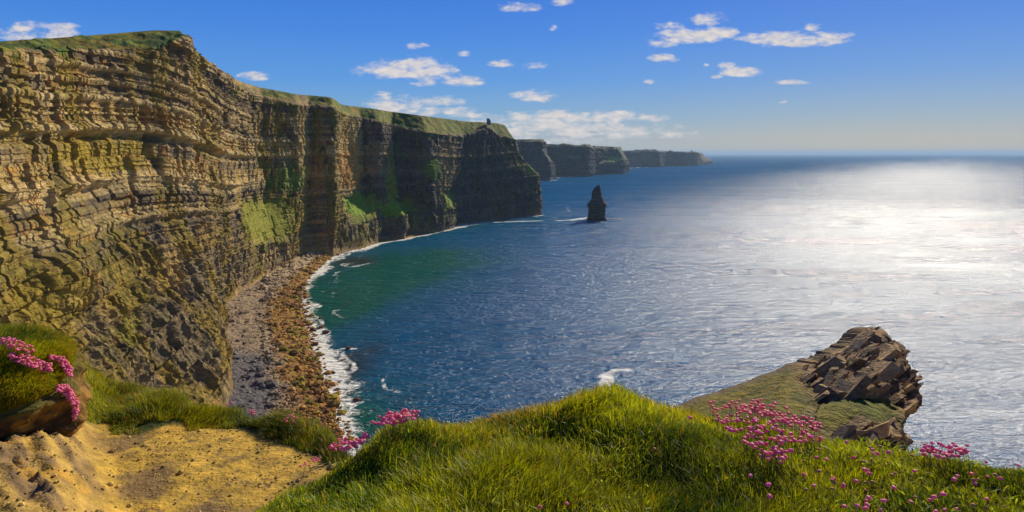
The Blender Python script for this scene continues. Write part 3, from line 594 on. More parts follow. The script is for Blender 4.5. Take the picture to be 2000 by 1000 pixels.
# ------------------------------------------------------------------ towers
def simple_mat(name, c, rough=.9):
    m_, nt, b = new_mat(name); L = nt.links
    n1 = nd(nt, 'ShaderNodeTexNoise'); n1.inputs['Scale'].default_value = 1.2; geo = nd(nt, 'ShaderNodeNewGeometry'); L.new(geo.outputs['Position'], n1.inputs[0])
    o = nd(nt, 'ShaderNodeMix', data_type='RGBA'); L.new(n1.outputs[0], o.inputs[0]); o.inputs[6].default_value = (*[q * .6 for q in c], 1); o.inputs[7].default_value = (*[q * 1.35 for q in c], 1)
    L.new(o.outputs[2], b.inputs['Base Color']); b.inputs['Roughness'].default_value = rough; return m_
M_STONE = simple_mat('tower_stone', (.22, .19, .15)); M_DARK = simple_mat('dark_opening', (.02, .02, .02))
class MB:
    def __init__(s): s.v = []; s.f = []; s.m = []
    def box(s, x0, x1, y0, y1, z0, z1, mi=0):
        k = len(s.v); s.v += [(x0, y0, z0), (x1, y0, z0), (x1, y1, z0), (x0, y1, z0), (x0, y0, z1), (x1, y0, z1), (x1, y1, z1), (x0, y1, z1)]
        s.f += [(k, k + 3, k + 2, k + 1), (k + 4, k + 5, k + 6, k + 7), (k, k + 1, k + 5, k + 4), (k + 1, k + 2, k + 6, k + 5), (k + 2, k + 3, k + 7, k + 6), (k + 3, k, k + 4, k + 7)]; s.m += [mi] * 6
    def cyl(s, cx, cy, z0, z1, r0, r1, n=20):
        k = len(s.v)
        for z, r in ((z0, r0), (z1, r1)):
            for i in range(n): a = 2 * math.pi * i / n; s.v.append((cx + r * math.cos(a), cy + r * math.sin(a), z))
        for i in range(n): j = (i + 1) % n; s.f.append((k + i, k + j, k + n + j, k + n + i)); s.m.append(0)
        s.f.append(tuple(k + n + i for i in range(n))); s.m.append(0)
    def build(s, name, mats, parent=None):
        me = bpy.data.meshes.new(name); me.from_pydata(s.v, [], s.f); me.update()
        for m_ in (mats if isinstance(mats, list) else [mats]): me.materials.append(m_)
        o = bpy.data.objects.new(name, me); COL.objects.link(o); o.parent = parent; return o
def empty(name, loc, rz=0):
    o = bpy.data.objects.new(name, None); COL.objects.link(o); o.location = loc; o.rotation_euler = (0, 0, rz); o.empty_display_size = .2; return o
def tower():
    p_ = P(953.5, 240, 1396); t = empty('stone_tower', (p_[0], p_[1], p_[2] - 1.5), R(12)); tag(t, 'small square stone lookout tower on the grassy end of the main cliff', 'tower')
    b = MB(); b.box(-2.7, 2.7, -2.7, 2.7, -3, 9.2); b.build('wall', M_STONE, t)
    b = MB(); b.box(-3.0, 3.0, -3.0, 3.0, 9.2, 9.9)
    for i in range(4):
        q = -3.0 + i * 1.6; b.box(q, q + 1.0, -3.0, -2.5, 9.9, 10.9); b.box(q, q + 1.0, 2.5, 3.0, 9.9, 10.9)
    for i in range(1, 3): q = -3 + i * 1.6; b.box(-3, -2.5, q, q + 1, 9.9, 10.9); b.box(2.5, 3, q, q + 1, 9.9, 10.9)
    b.build('parapet', M_STONE, t)
    b = MB(); b.cyl(4.2, 0, -3, 6.4, 1.5, 1.5); b.cyl(4.2, 0, 6.4, 7, 1.75, 1.75); b.build('stair_turret', M_STONE, t)
    for z in (2.2, 6): b = MB(); b.box(-.5, .5, -2.76, -2.66, z, z + 1.6); b.build('window', M_DARK, t)
tower()
def ruin():
    p_ = P(1351, 296, 9300); t = empty('ruined_tower', (p_[0], p_[1], p_[2] - 8), 0); tag(t, 'tiny ruined tower on the skyline of the farthest headland', 'tower')
    b = MB(); b.cyl(0, 0, -6, 24, 9, 8, 16); b.build('wall', M_STONE, t); b = MB(); b.box(-7, 2, -7, 7, 24, 30); b.build('broken_top', M_STONE, t)
ruin()

# ------------------------------------------------------------------ foreground clifftop (heights relative to the eye)
def gl(px, py, z): D = -z * F / (py - 300.); return ((px - 1000) / F * D, D)
ZM, ZT = -1.80, -2.85
MOUND = [(-1.9, .3)] + [gl(a, b, ZM) for a, b in ((300, 1120), (430, 1000), (545, 925), (635, 882), (725, 848), (800, 824), (870, 808), (950, 800), (1060, 796), (1110, 785), (1180, 774), (1250, 786), (1320, 788), (1410, 784), (1500, 796), (1600, 826), (1700, 846), (1790, 868), (1880, 874), (2000, 876), (2150, 890), (2500, 940))] + [(6.5, 2.2), (7.5, .3)]
TERR = [(-12, 2)] + [(-3., 2.), (-1.2, 3.4), (-1.0, 5.5)] + [gl(a, b, ZT) for a, b in ((672, 880), (620, 848), (560, 825), (500, 822), (455, 808), (400, 796), (330, 780), (250, 766), (150, 766), (0, 770), (-300, 790))] + [(-12, 7)]
BLX = [(2, -1.2), (4.2, -2.3), (5.3, -3.05), (6.4, -3.85), (7.2, -4.3), (9, -5.2)]
def smax(a, b, k=.12):
    h = np.clip(.5 + .5 * (a - b) / k, 0, 1); return lerp(b, a, h) + k * h * (1 - h)
def fg_height(x, y):
    dM = sdist(x, y, MOUND); dT = sdist(x, y, TERR)
    hum = fbm(x / .75, y / .75, 0, 3, 201) * .12 + fbm(x / .25, y / .25, 0, 2, 202) * .035
    zM = ZM + hum - .12 * np.exp(-np.maximum(dM, 0) / .2) - np.where(dM < 0, -dM * 2.2, 0)
    rim = np.exp(-((x - .68) / .42) ** 2 - ((y - 4.7) / .5) ** 2) * .07 + np.exp(-((x + .76) / .3) ** 2 - ((y - 4.2) / .3) ** 2) * .12
    zM = zM + rim
    xb = np.interp(y, [q[0] for q in BLX], [q[1] for q in BLX]); bank = sst(-.05, .75, xb - x) * .36 + np.clip(xb - x - .7, 0, 3) * .12
    str_ = fbm((x * .8 + y) / .085, (x - y * .5) / .5, 0, 3, 205) * .6 + .6 * fbm(x / .3, y / .3, 0, 3, 207)
    bank = bank * (1 + .26 * str_ + .12 * (_h(np.floor((x * .8 + y) / .13), np.floor((x - y * .5) / .45), x * 0, 4) - .5))
    zT = ZT + fbm(x / .9, y / .9, 0, 3, 203) * .05 + fbm(x / .14, y / .14, 0, 4, 204) * .011 + bank - .1 * np.exp(-np.maximum(dT, 0) / .15) - np.where(dT < 0, -dT * 2.5, 0)
    ty = y - np.interp(x, [-5, -3.6, -2.8, -2.3, -1.7], [6.7, 6.85, 6.9, 6.55, 6.1]); zT = zT + sst(0, .5, ty) * .10 * (1 + .8 * fbm(x / .35, y / .35, 0, 2, 206))
    return smax(zM, zT), dM, dT, xb - x, ty
def fg_col(x, y, dM, dT, bk, ty):
    soil = np.zeros(x.shape + (3,)) + np.array([.46, .29, .04]); n1 = fbm(x / .35, y / .35, 0, 4, 211); n2 = fbm(x / .07, y / .07, 0, 3, 212)
    soil = mixc(soil, [.25, .155, .05], sst(-.05, .35, n1)); soil = mixc(soil, [.62, .37, .05], sst(.05, .4, -n1) * .7); soil = mixc(soil, [.16, .11, .05], sst(.28, .5, n2) * .8)
    strk = fbm((x * .8 + y) / .10, (x - y * .5) / .9, 0, 3, 215)
    stone = mixc(np.zeros(x.shape + (3,)) + np.array([.44, .28, .06]), [.22, .14, .06], sst(-.1, .3, strk)); stone = mixc(stone, [.5, .27, .03], sst(.1, .4, n1) * .7)
    c = mixc(soil, stone, sst(.05, .4, bk))
    g_ = np.zeros(x.shape + (3,)) + np.array([.045, .06, .008])
    isg = np.maximum(sst(-.35, -.1, dM), sst(-.08, .1, ty + .25 * n1))
    return mixc(c, g_, isg), isg
def build_fg():
    xs = np.arange(-8.5, 6.6, .028); ys = np.concatenate([np.arange(.6, 2.4, .08), np.arange(2.4, 9.2, .028), np.arange(9.2, 12, .15)])
    x, y = np.meshgrid(xs, ys); z, dM, dT, bk, ty = fg_height(x, y); c, isg = fg_col(x, y, dM, dT, bk, ty)
    z = np.maximum(z, -9)
    o = mesh_obj('ground', np.stack([x, y, z + H], -1).reshape(-1, 3), grid_faces(*x.shape), M_SOIL, smooth=True, col=c.reshape(-1, 3))
    tag(o, 'bare yellow earth hollow and turfed clifftop beside the viewer', kind='structure')
build_fg()
def build_body():
    # the headland the viewer stands on, falling to the sea beyond the rim
    th = np.linspace(R(-215), R(35), 200) ; V = []
    rings = [(0, -3.2), (4, -3.6), (9.5, -9.5), (16, -24), (24, -45), (32, -75), (40, -105), (48, -130), (58, -146)]
    for rr_, zz_ in rings:
        V.append(np.stack([np.full(200, 0.) + rr_ * np.cos(th) * 1.0, np.zeros(200), np.full(200, zz_)], -1))
    # heightfield instead of rings: simple and watertight
    xs = np.linspace(-90, 90, 260); ys = np.linspace(-120, 75, 280); x, y = np.meshgrid(xs, ys)
    front = y - 4.0 - 0.02 * x * 0 - np.where(x < -8, (-x - 8) * .02, 0); n_ = fbm(x / 12, y / 12, 0, 4, 221)
    d = front + 2.5 * n_ * sst(0, 8, front)
    z = np.where(d < 0, -4.6 - .12 * np.abs(x) * (np.abs(x) > 6) + .3 * n_, -4.6 - d * 2.6)
    side = np.maximum(x - 14, 0) * 1.5; z = z - np.where(y > -40, side, 0) * sst(-60, 0, y)
    z = np.maximum(z, -146)
    c = np.zeros(x.shape + (3,)) + TAN * .8; c = mixc(c, GREY, sst(-.1, .3, n_)); c = mixc(c, GRASS, (z > -8) * 1.0)
    o = mesh_obj('hillside', np.stack([x, y, z + H], -1).reshape(-1, 3), grid_faces(*x.shape), M_CLIFF, smooth=False, col=c.reshape(-1, 3)); tag(o, 'steep cliff ground below the grassy viewpoint', kind='structure')
build_body()

# overhanging sod lump at the left
def sod_surface(nu=260, nv=150):
    th = np.linspace(0, 2 * np.pi, nu, endpoint=False)[None]; ph = np.linspace(-np.pi / 2, np.pi / 2, nv)[:, None]
    cx, cy, cz = -5.36, 6.25, H - 2.30; rx, ry, rz = 1.22, .9, .44
    X = np.cos(ph) ** .8 * np.cos(th); Y = np.cos(ph) ** .8 * np.sin(th); Z = np.sign(np.sin(ph)) * np.abs(np.sin(ph)) ** .75 + 0 * th
    d = 1 + .16 * fbm(X * 2.2, Y * 2.2, Z * 2.2, 4, 231) + .07 * ridged(X * 4 + 3, Y * 4, Z * 3, 3, 233) * (Z < .3)
    V = np.stack([cx + rx * X * d, cy + ry * Y * d, cz + rz * Z * d * (1 + .25 * (Z < 0)) + .16 * Y * (Z > 0)], -1)
    return V, Z, d
def build_sod():
    V, Z, d = sod_surface(); n_ = fbm(V[..., 0] * 6, V[..., 1] * 6, V[..., 2] * 6, 4, 235)
    c = np.zeros(V.shape) + np.array([.24, .125, .02]); c = mixc(c, [.38, .20, .03], sst(0, .4, n_)); c = mixc(c, [.07, .04, .015], sst(.05, .4, -n_)); c = mixc(c, [.10, .09, .01], sst(.0, .35, Z + .4 * n_))
    fc = grid_faces(V.shape[0], V.shape[1], True)
    o = mesh_obj('turf_overhang', V.reshape(-1, 3), fc, M_SOIL, smooth=True, col=c.reshape(-1, 3)); tag(o, 'lump of brown peaty turf overhanging the stony bank at the left edge', 'turf bank')
    return V
SODV = build_sod()

# ------------------------------------------------------------------ grass
def blades(name, pos, length, width, lean_dir, lean, cols, label):
    n = len(pos); a = rng.uniform(0, 2 * np.pi, n); wx, wy = np.cos(a) * width / 2, np.sin(a) * width / 2
    lx, ly = np.cos(lean_dir), np.sin(lean_dir); V = np.zeros((n, 7, 3))
    for k, t in enumerate((0, .38, .72, 1.0)):
        off = lean * length * t ** 1.8; h_ = length * t * (1 - .28 * np.minimum(lean, 1.2) * t)
        cx = pos[:, 0] + lx * off; cy = pos[:, 1] + ly * off; cz = pos[:, 2] + h_
        w = (1, .85, .55, 0)[k]
        if k < 3:
            V[:, 2 * k] = np.stack([cx - wx * w, cy - wy * w, cz], -1); V[:, 2 * k + 1] = np.stack([cx + wx * w, cy + wy * w, cz], -1)
        else: V[:, 6] = np.stack([cx, cy, cz], -1)
    b = np.arange(n)[:, None] * 7
    q = np.concatenate([b + np.array([[0, 1, 3, 2]]), b + np.array([[2, 3, 5, 4]])]); t3 = b + np.array([[4, 5, 6]])
    o = mesh_obj(name, V.reshape(-1, 3), q, M_BLADE, tri=t3, smooth=True, col=np.repeat(cols, 7, 0)); tag(o, label, 'grass', kind='stuff'); return o
G1 = np.array([.15, .20, .004]); G2 = np.array([.36, .38, .006]); G3 = np.array([.46, .40, .02]); G4 = np.array([.42, .23, .02]); G0 = np.array([.035, .085, .006])
def grass_cols(x, y, w_or):
    n = len(x); r_ = rng.uniform(0, 1, n); f1 = fbm(x / .45, y / .45, 0, 3, 241); f2 = fbm(x / .12, y / .12, 0, 2, 242)
    c = np.zeros((n, 3)) + G1; c = mixc(c, G2, np.clip(.42 + f1 * 2.0 + (r_ - .5), 0, 1)); c = mixc(c, G0, sst(.05, .4, -f1 + .5 * f2) * .55)
    r2 = rng.uniform(0, 1, n); c = mixc(c, G3, (r2 < .10 + .25 * np.clip(w_or, 0, 1)) * .85); c = mixc(c, G4, (rng.uniform(0, 1, n) < w_or * .75 + .012) * 1.0)
    return c * rng.uniform(.65, 1.4, (n, 1)) * (.9 + .5 * fbm(x / .9, y / .9, 0, 2, 244))[:, None]
def grass_mound():
    n = 260000; x = rng.uniform(-2.1, 5.2, n); y = 1.9 + 3.5 * rng.uniform(0, 1, n) ** .8
    z, dM, dT, bk, ty = fg_height(x, y); k = (dM > -.4) & (np.abs(x) < y * .95 + .4); x, y, z, dM = x[k], y[k], z[k], dM[k]; n = len(x)
    tall = np.clip(.5 + fbm(x / .6, y / .6, 0, 2, 251) * 1.2, .1, 1); right = sst(1.2, 1.6, x)
    L_ = (.055 + .06 * tall) * (1 - .45 * right) * rng.uniform(.5, 1.25, n); L_ *= lerp(1, .8, np.exp(-np.maximum(dM, 0) / .2))
    left = 1 - sst(-1.2, -.3, x); L_ *= 1 - .25 * left
    ld = 2.2 + fbm(x / .5, y / .5, 0, 2, 252) * 3.2 + rng.normal(0, 1.0, n); lean = np.clip(rng.normal(.6, .28, n), .05, 1.4)
    w_or = np.exp(-np.maximum(dM, 0) / .25) * np.clip(np.exp(-((x + .15) / .35) ** 2) * .9 + np.exp(-((x - .35) / .16) ** 2) * .9 + np.exp(-((x - 1.1) / .4) ** 2) * .4 + .08, 0, 1)
    blades('grass', np.stack([x, y, z + H - .005], -1), L_, rng.uniform(.0035, .0085, n), ld, lean, grass_cols(x, y, w_or), 'long green grass covering the near clifftop mound')
grass_mound()
def weeds():
    n = 9000; x = rng.uniform(-1.3, 4.6, n); y = rng.uniform(2.6, 5.0, n); z, dM, dT, bk, ty = fg_height(x, y); k = (dM > .02) & (fbm(x / .3, y / .3, 0, 2, 271) > .0); x, y, z = x[k], y[k], z[k]; n = len(x)
    c = mixc(np.zeros((n, 3)) + np.array([.20, .30, .01]), [.42, .42, .03], rng.uniform(0, 1, n)) * rng.uniform(.6, 1.2, (n, 1))
    blades('leafy_weeds', np.stack([x, y, z + H + .03], -1), rng.uniform(.03, .06, n), rng.uniform(.006, .012, n), rng.uniform(0, 6.28, n), rng.uniform(.5, 1.6, n), c, 'small broad leaved weeds growing among the clifftop grass')
weeds()
def grass_terrace():
    n = 150000; x = rng.uniform(-6.5, -1.3, n); y = rng.uniform(5.9, 8.7, n); z, dM, dT, bk, ty = fg_height(x, y)
    e = fbm(x / .25, y / .25, 0, 3, 261); k = (ty + .3 * e > .05) & (dT > -.3); x, y, z, ty = x[k], y[k], z[k], ty[k]; n = len(x)
    tl = np.clip(.5 + fbm(x / .45, y / .45, 0, 2, 262), .15, 1.1); L_ = (.035 + .085 * tl) * sst(-.1, .5, ty + .15) * rng.uniform(.5, 1.3, n) + .02
    blades('grass', np.stack([x, y, z + H - .005], -1), L_, rng.uniform(.004, .008, n), 2.2 + fbm(x / .4, y / .4, 0, 2, 263) * 3 + rng.normal(0, .6, n), np.clip(rng.normal(.7, .3, n), .05, 1.4), grass_cols(x, y, .18 + .2 * fbm(x / .4, y / .4, 0, 2, 264)), 'rough grass on the far lip of the bare earth hollow')
grass_terrace()
def grass_sod():
    V = SODV; nv, nu, _ = V.shape; nrm = grid_normals(V); n = 60000
    i = rng.integers(int(nv * .585), nv - 3, n * 2); j = rng.integers(0, nu - 1, n * 2)
    w = np.cos((i / nv - .5) * np.pi); k = rng.uniform(0, 1, len(i)) < w; i, j = i[k], j[k]
    p_ = V[i, j] + (V[np.minimum(i + 1, nv - 1), j] - V[i, j]) * rng.uniform(0, 1, (len(i), 1)) + (V[i, j + 1] - V[i, j]) * rng.uniform(0, 1, (len(i), 1))
    n = len(p_); x, y = p_[:, 0], p_[:, 1]; h_ = (i / nv - .5) * 2
    L_ = (.025 + .05 * sst(0, .5, h_)) * rng.uniform(.5, 1.3, n)
    blades('grass', p_, L_, rng.uniform(.004, .008, n), np.arctan2(y - 6.25, x + 5.2) + rng.normal(0, .7, n), np.clip(rng.normal(.8, .4, n), .05, 1.8), grass_cols(x, y, np.clip(.65 - h_ * .9, .12, .9)), 'short green and rusty grass on the overhanging turf lump')
grass_sod()

# ------------------------------------------------------------------ stones on the bare earth
def earth_stones():
    n = 3000; y = rng.uniform(3.9, 7.4, n); x = rng.uniform(-5.2, -1.2, n); z, dM, dT, bk, ty = fg_height(x, y); k = (ty < .05) & (dM < -.25) & (dT > .05)
    x, y, z = x[k], y[k], z[k]; n = len(x); s = np.clip(rng.lognormal(-5.1, .62, n), .002, .045); c = np.array([[.50, .33, .10]]) * rng.uniform(.35, 1.6, (n, 1))
    o = scatter_rocks('stones', np.stack([x, y, z + H + .2 * s], -1), s, c, M_PEB, 6, 1); tag(o, 'loose small stones scattered over the yellow earth', 'stones', kind='stuff')
earth_stones()

# ------------------------------------------------------------------ rocky outcrop at the right
def build_crag():
    crest = [(1300, 822, 50), (1415, 771, 53), (1480, 750, 54), (1550, 722, 55), (1600, 702, 56), (1640, 682, 57), (1676, 656, 57.5), (1684, 642, 58), (1700, 636, 58), (1722, 634, 58), (1730, 654, 58), (1748, 657, 57), (1770, 662, 56.5), (1782, 676, 56)]
    right = [(1782, 676, 56), (1784, 696, 54), (1774, 716, 52), (1780, 728, 49), (1800, 726, 48), (1806, 745, 47), (1796, 772, 46.5), (1782, 800, 44.5), (1776, 840, 41), (1782, 878, 39.5)]
    n = 360; m_ = 240
    cr = np.array(crest, float); u = np.linspace(0, 1, n); cu = np.linspace(0, 1, len(cr)); pc = np.stack([np.interp(u, cu, cr[:, k]) for k in range(3)], -1)
    jg = sst(1560, 1640, pc[:, 0]); pc[:, 1] -= jg * (7 * np.abs(fbm(u * 22, u * 0, 0, 3, 331)) * 2 - 2 + 2.5 * (_h(np.floor(u * 40), u * 0, u * 0, 3) - .5)) * np.minimum(1, (1 - u) * 12)
    rt = np.array(right, float); rt[1:, 0] -= 12; pc[:, 1] += 11 * sst(1560, 1660, pc[:, 0]); pc[:, 0] -= 22 * sst(1700, 1790, pc[:, 0]); rt[0] = pc[-1]
    # bottom line from left to the foot of the right edge
    bt = np.array([(1250., 860, 30), (1450, 870, 31), (1560, 900, 33), (1660, 905, 36), (1740, 895, 38), (1782, 878, 39.5)]); bu = np.linspace(0, 1, len(bt)); bt[-1] = rt[-1]; pb = np.stack([np.interp(u, bu, bt[:, k]) for k in range(3)], -1)
    v = np.linspace(0, 1, m_); pr = np.stack([np.interp(v, np.linspace(0, 1, len(rt)), rt[:, k]) for k in range(3)], -1)
    lf = np.stack([np.linspace(crest[0][k], bt[0][k], m_) for k in range(3)], -1)
    U, Vv = u[None, :, None], v[:, None, None]
    S_ = (1 - Vv) * pc[None] + Vv * pb[None] + (1 - U) * lf[:, None] + U * pr[:, None] - ((1 - U) * (1 - Vv) * cr[0] + U * (1 - Vv) * pc[-1] + (1 - U) * Vv * bt[0] + U * Vv * rt[-1])
    W_ = np.stack([(S_[..., 0] - 1000) / F * S_[..., 2], S_[..., 2], H + (300 - S_[..., 1]) / F * S_[..., 2]], -1)
    nrm = grid_normals(W_); nrm *= np.sign(np.sum(nrm * (np.array([0, 0, H]) - W_), -1, keepdims=True))
    x, y, z = W_[..., 0], W_[..., 1], W_[..., 2]; un = u[None] + 0 * v[:, None]; vn = v[:, None] + 0 * u[None]
    # tilted slabs running up toward the point
    s1 = (x * .84 + z * .54); s2 = (-x * .50 + z * .80 + y * .22)
    slab = fbm(s1 / 7, s2 / 1.1, y / 9, 4, 301); slab2 = ridged(s1 / 5, s2 / 1.8, y / 9, 4, 303); lump = fbm(x / 2.5, y / 2.5, z / 2.5, 3, 305)
    IX, IY = S_[..., 0], S_[..., 1]
    kn = np.sqrt(((IX - 1678) / 88) ** 2 + ((IY - 822) / 36) ** 2)
    rocky = sst(1525, 1590, IX + 45 * fbm(x / 2, z / 2, y / 4, 3, 307) - (IY - 715) * .35) * sst(.85, 1.2, kn + .35 * lump)
    edge = 1 - np.clip((1 - np.minimum(np.minimum(1 - un, vn) * 9, 1)), 0, 1) * .8
    stp = np.floor(s2 / 1.25 + .5 * lump + .35 * fbm(s1 / 4, s2 / 3, 0, 2, 333)); stepd = _h(stp, np.floor(s1 / 3.1 + stp * .37 + .5 * slab), stp * 0, 12) - .5
    d = rocky * (stepd * .7 + slab * .5 + slab2 * .35 + lump * .15 + .22 * fbm(x / .6, y / .6, z / .6, 4, 309)) * edge + (1 - rocky) * (lump * .32 + .10 * fbm(x / .6, y / .6, z / .6, 3, 311))
    knob = np.exp(-kn ** 2); d = d + knob * 1.0
    hol = np.exp(-(((S_[..., 0] - 1680) / 26) ** 2 + ((S_[..., 1] - 733) / 11) ** 2)); d = d - hol * 1.4
    hol = np.exp(-(((S_[..., 0] - 1770) / 22) ** 2 + ((S_[..., 1] - 775) / 30) ** 2)); d = d - hol * 1.2 * edge ** 2
    X2 = W_ + nrm * (d * sst(-.02, .10, 1 - un))[..., None]
    c = np.zeros(x.shape + (3,)) + np.array([.36, .21, .075]); c = mixc(c, [.15, .085, .04], sst(-.05, .35, fbm(s1 / 5, s2 / .35, 0, 3, 313))); c = mixc(c, [.36, .26, .15], sst(.1, .4, slab2 - .2) * .6)
    c = mixc(c, [.15, .11, .01], sst(.08, .35, fbm(x / 1.6, y / 1.6, z / 1.6, 3, 315)) * .7)
    g_ = mixc(np.zeros(x.shape + (3,)) + np.array([.20, .155, .008]), [.10, .095, .006], sst(-.2, .3, fbm(x / 1.2, y / 1.2, z / 1.2, 4, 317))); g_ = mixc(g_, [.12, .14, .006], knob * .6)
    c = mixc(c, g_, 1 - rocky)
    # back of the outcrop: thick, dropping away behind the crest and down the right edge
    ring = np.concatenate([X2[0, :], X2[1:, -1]]); drop = []
    for k, (dx, dy, dz) in enumerate(((-.2, 2.5, -.6), (-.8, 6, -7), (-2.5, 9, -20), (-4, 14, -60))):
        tR = np.concatenate([np.zeros(n), np.linspace(0, 1, m_ - 1)])
        off = np.stack([-(1.8, 3.6, 6.5, 10)[k] * sst(0, .2, tR), dy * (1 - .6 * tR) , dz * np.ones(len(tR))], -1)
        wobb = np.stack([fbm(ring[:, 0] / 2 + k, ring[:, 1] / 2, ring[:, 2] / 2, 3, 319 + k) * (.8 + k * .8) * (1 - .9 * tR) - (1.2 + k * .9) * tR] * 1 + [0 * tR] * 2, -1)
        drop.append(ring + off + wobb)
    Bk = np.array([ring] + drop); o1 = X2.reshape(-1, 3); o2 = Bk[1:].reshape(-1, 3); L0 = len(o1)
    ringidx = np.concatenate([np.arange(n), np.arange(1, m_) * n + n - 1]); nr_ = len(ringidx)
    idx = np.vstack([ringidx[None]] + [L0 + k * nr_ + np.arange(nr_)[None] for k in range(4)])
    bf = np.stack([idx[:-1, :-1], idx[:-1, 1:], idx[1:, 1:], idx[1:, :-1]], -1).reshape(-1, 4)
    # bottom skirt
    bi = (m_ - 1) * n + np.arange(n); sk = X2[-1] + np.array([0, 3, -35]); L1 = L0 + len(o2); si = L1 + np.arange(n)
    sf = np.stack([bi[:-1], bi[1:], si[1:], si[:-1]], -1)
    cc = np.concatenate([c.reshape(-1, 3), np.zeros((len(o2), 3)) + np.array([.16, .11, .06]), np.zeros((n, 3)) + np.array([.12, .1, .02])])
    # broken slabs bedded in the rock, all dipping the same way
    ii, jj = np.nonzero(rocky > .55); rs = np.random.default_rng(77); BV, BF, BC = [], [], []; base = L1 + n; rl_y, rl_x = [660, 676, 712, 722, 745, 775, 800, 840, 880], [1768, 1772, 1772, 1796, 1803, 1800, 1782, 1778, 1780]
    for q in range(520):
        k = rs.integers(0, len(ii)); i, j = ii[k], jj[k]
        if q < 46: i = rs.integers(0, 6); j = rs.integers(int(n * .60), n - 8)
        elif q < 80: j = n - 1 - rs.integers(2, 14); i = rs.integers(0, int(m_ * .8))
        p0 = X2[i, j]; sc = rs.lognormal(-.34, .42); sz = np.array([2.3, .9, .30]) * sc * (.7 if q < 80 else 1); sz = sz * (.6 if j > n - 34 else 1) * rs.uniform(.7, 1.3, 3)
        aa = R(34 + rs.normal(0, 5)); e1 = np.array([math.cos(aa), rs.normal(.12, .16), math.sin(aa)]); e1 /= np.linalg.norm(e1)
        e2 = np.cross([0, 0, 1], e1) + rs.normal(0, .2, 3); e2 -= e1 * (e1 @ e2); e2 /= np.linalg.norm(e2); e3 = np.cross(e1, e2)
        cn = np.array([(a_, b_, c_) for c_ in (-1, 1) for b_ in (-1, 1) for a_ in (-1, 1)], float); cn *= 1 + rs.uniform(-.42, .12, cn.shape); cn *= sz / 2 * 1.3
        ctr = p0 - (np.array([0, 0, H]) - p0) / np.linalg.norm(p0 - np.array([0, 0, H])) * sz[1] * .12
        if i > 5 and j < n - 16: ctr = ctr - np.array([0, 0, .1])
        else: ctr = ctr - np.array([(.45 + .48 * sz[0]) * (j > n - 16), 0, .5 + .25 * sz[0] * (j > n - 16)])
        v8 = ctr + cn[:, :1] * e1 + cn[:, 1:2] * e2 + cn[:, 2:] * e3
        vx = 1000 + v8[:, 0] / v8[:, 1] * F; vy = 300 - (v8[:, 2] - H) / v8[:, 1] * F
        if (vx > np.interp(vy, rl_y, rl_x) + 9).any() or (vy < np.interp(vx, pc[:, 0], pc[:, 1]) - 9).any(): continue   # would overhang the crag's edge too far
        b0 = base + len(BV) * 8; BV.append(v8); BF.append(b0 + np.array([[0, 2, 3, 1], [4, 5, 7, 6], [0, 1, 5, 4], [1, 3, 7, 5], [3, 2, 6, 7], [2, 0, 4, 6]]))
        BC.append(np.repeat((lerp(np.array([.52, .33, .15]), np.array([.22, .14, .07]), rs.uniform()) * rs.uniform(.7, 1.2))[None], 8, 0))
    o = mesh_obj('rock_outcrop', np.concatenate([o1, o2, sk] + BV), np.concatenate([grid_faces(m_, n), bf, sf] + BF), M_CRAG, smooth=False, col=np.clip(np.concatenate([cc] + BC), .005, 1))
    tag(o, 'jagged brown rock outcrop rising from a mossy slope above the glittering sea', 'rock outcrop')
build_crag()

# ------------------------------------------------------------------ thrift flowers
def flower_mats():
    m_, nt, b = new_mat('thrift_petals'); L = nt.links
    oi = nd(nt, 'ShaderNodeObjectInfo'); cr = nd(nt, 'ShaderNodeValToRGB'); L.new(oi.outputs['Random'], cr.inputs[0])
    e = cr.color_ramp.elements; e[0].color = (.95, .24, .28, 1); e[1].color = (.95, .25, .50, 1)
    el = cr.color_ramp.elements.new(.5); el.color = (.95, .22, .38, 1)
    n1 = nd(nt, 'ShaderNodeTexNoise'); n1.inputs['Scale'].default_value = 260; geo = nd(nt, 'ShaderNodeTexCoord'); L.new(geo.outputs['Object'], n1.inputs[0])
    mx = nd(nt, 'ShaderNodeMix', data_type='RGBA', blend_type='MULTIPLY'); mx.inputs[0].default_value = .5; L.new(cr.outputs[0], mx.inputs[6]); L.new(n1.outputs[0], mx.inputs[7])
    L.new(cr.outputs[0], b.inputs['Base Color']); b.inputs['Roughness'].default_value = .6
    tr = nd(nt, 'ShaderNodeBsdfTranslucent'); L.new(cr.outputs[0], tr.inputs[0]); ms = nd(nt, 'ShaderNodeMixShader'); ms.inputs[0].default_value = .4
    L.new(b.outputs[0], ms.inputs[1]); L.new(tr.outputs[0], ms.inputs[2]); L.new(ms.outputs[0], nt.nodes['Material Output'].inputs[0])
    return m_
M_PET = flower_mats(); M_CAL = simple_mat('thrift_calyx', (.42, .14, .05)); M_STEM = simple_mat('thrift_stem', (.16, .14, .03)); M_FADE = simple_mat('faded_thrift', (.62, .26, .10))
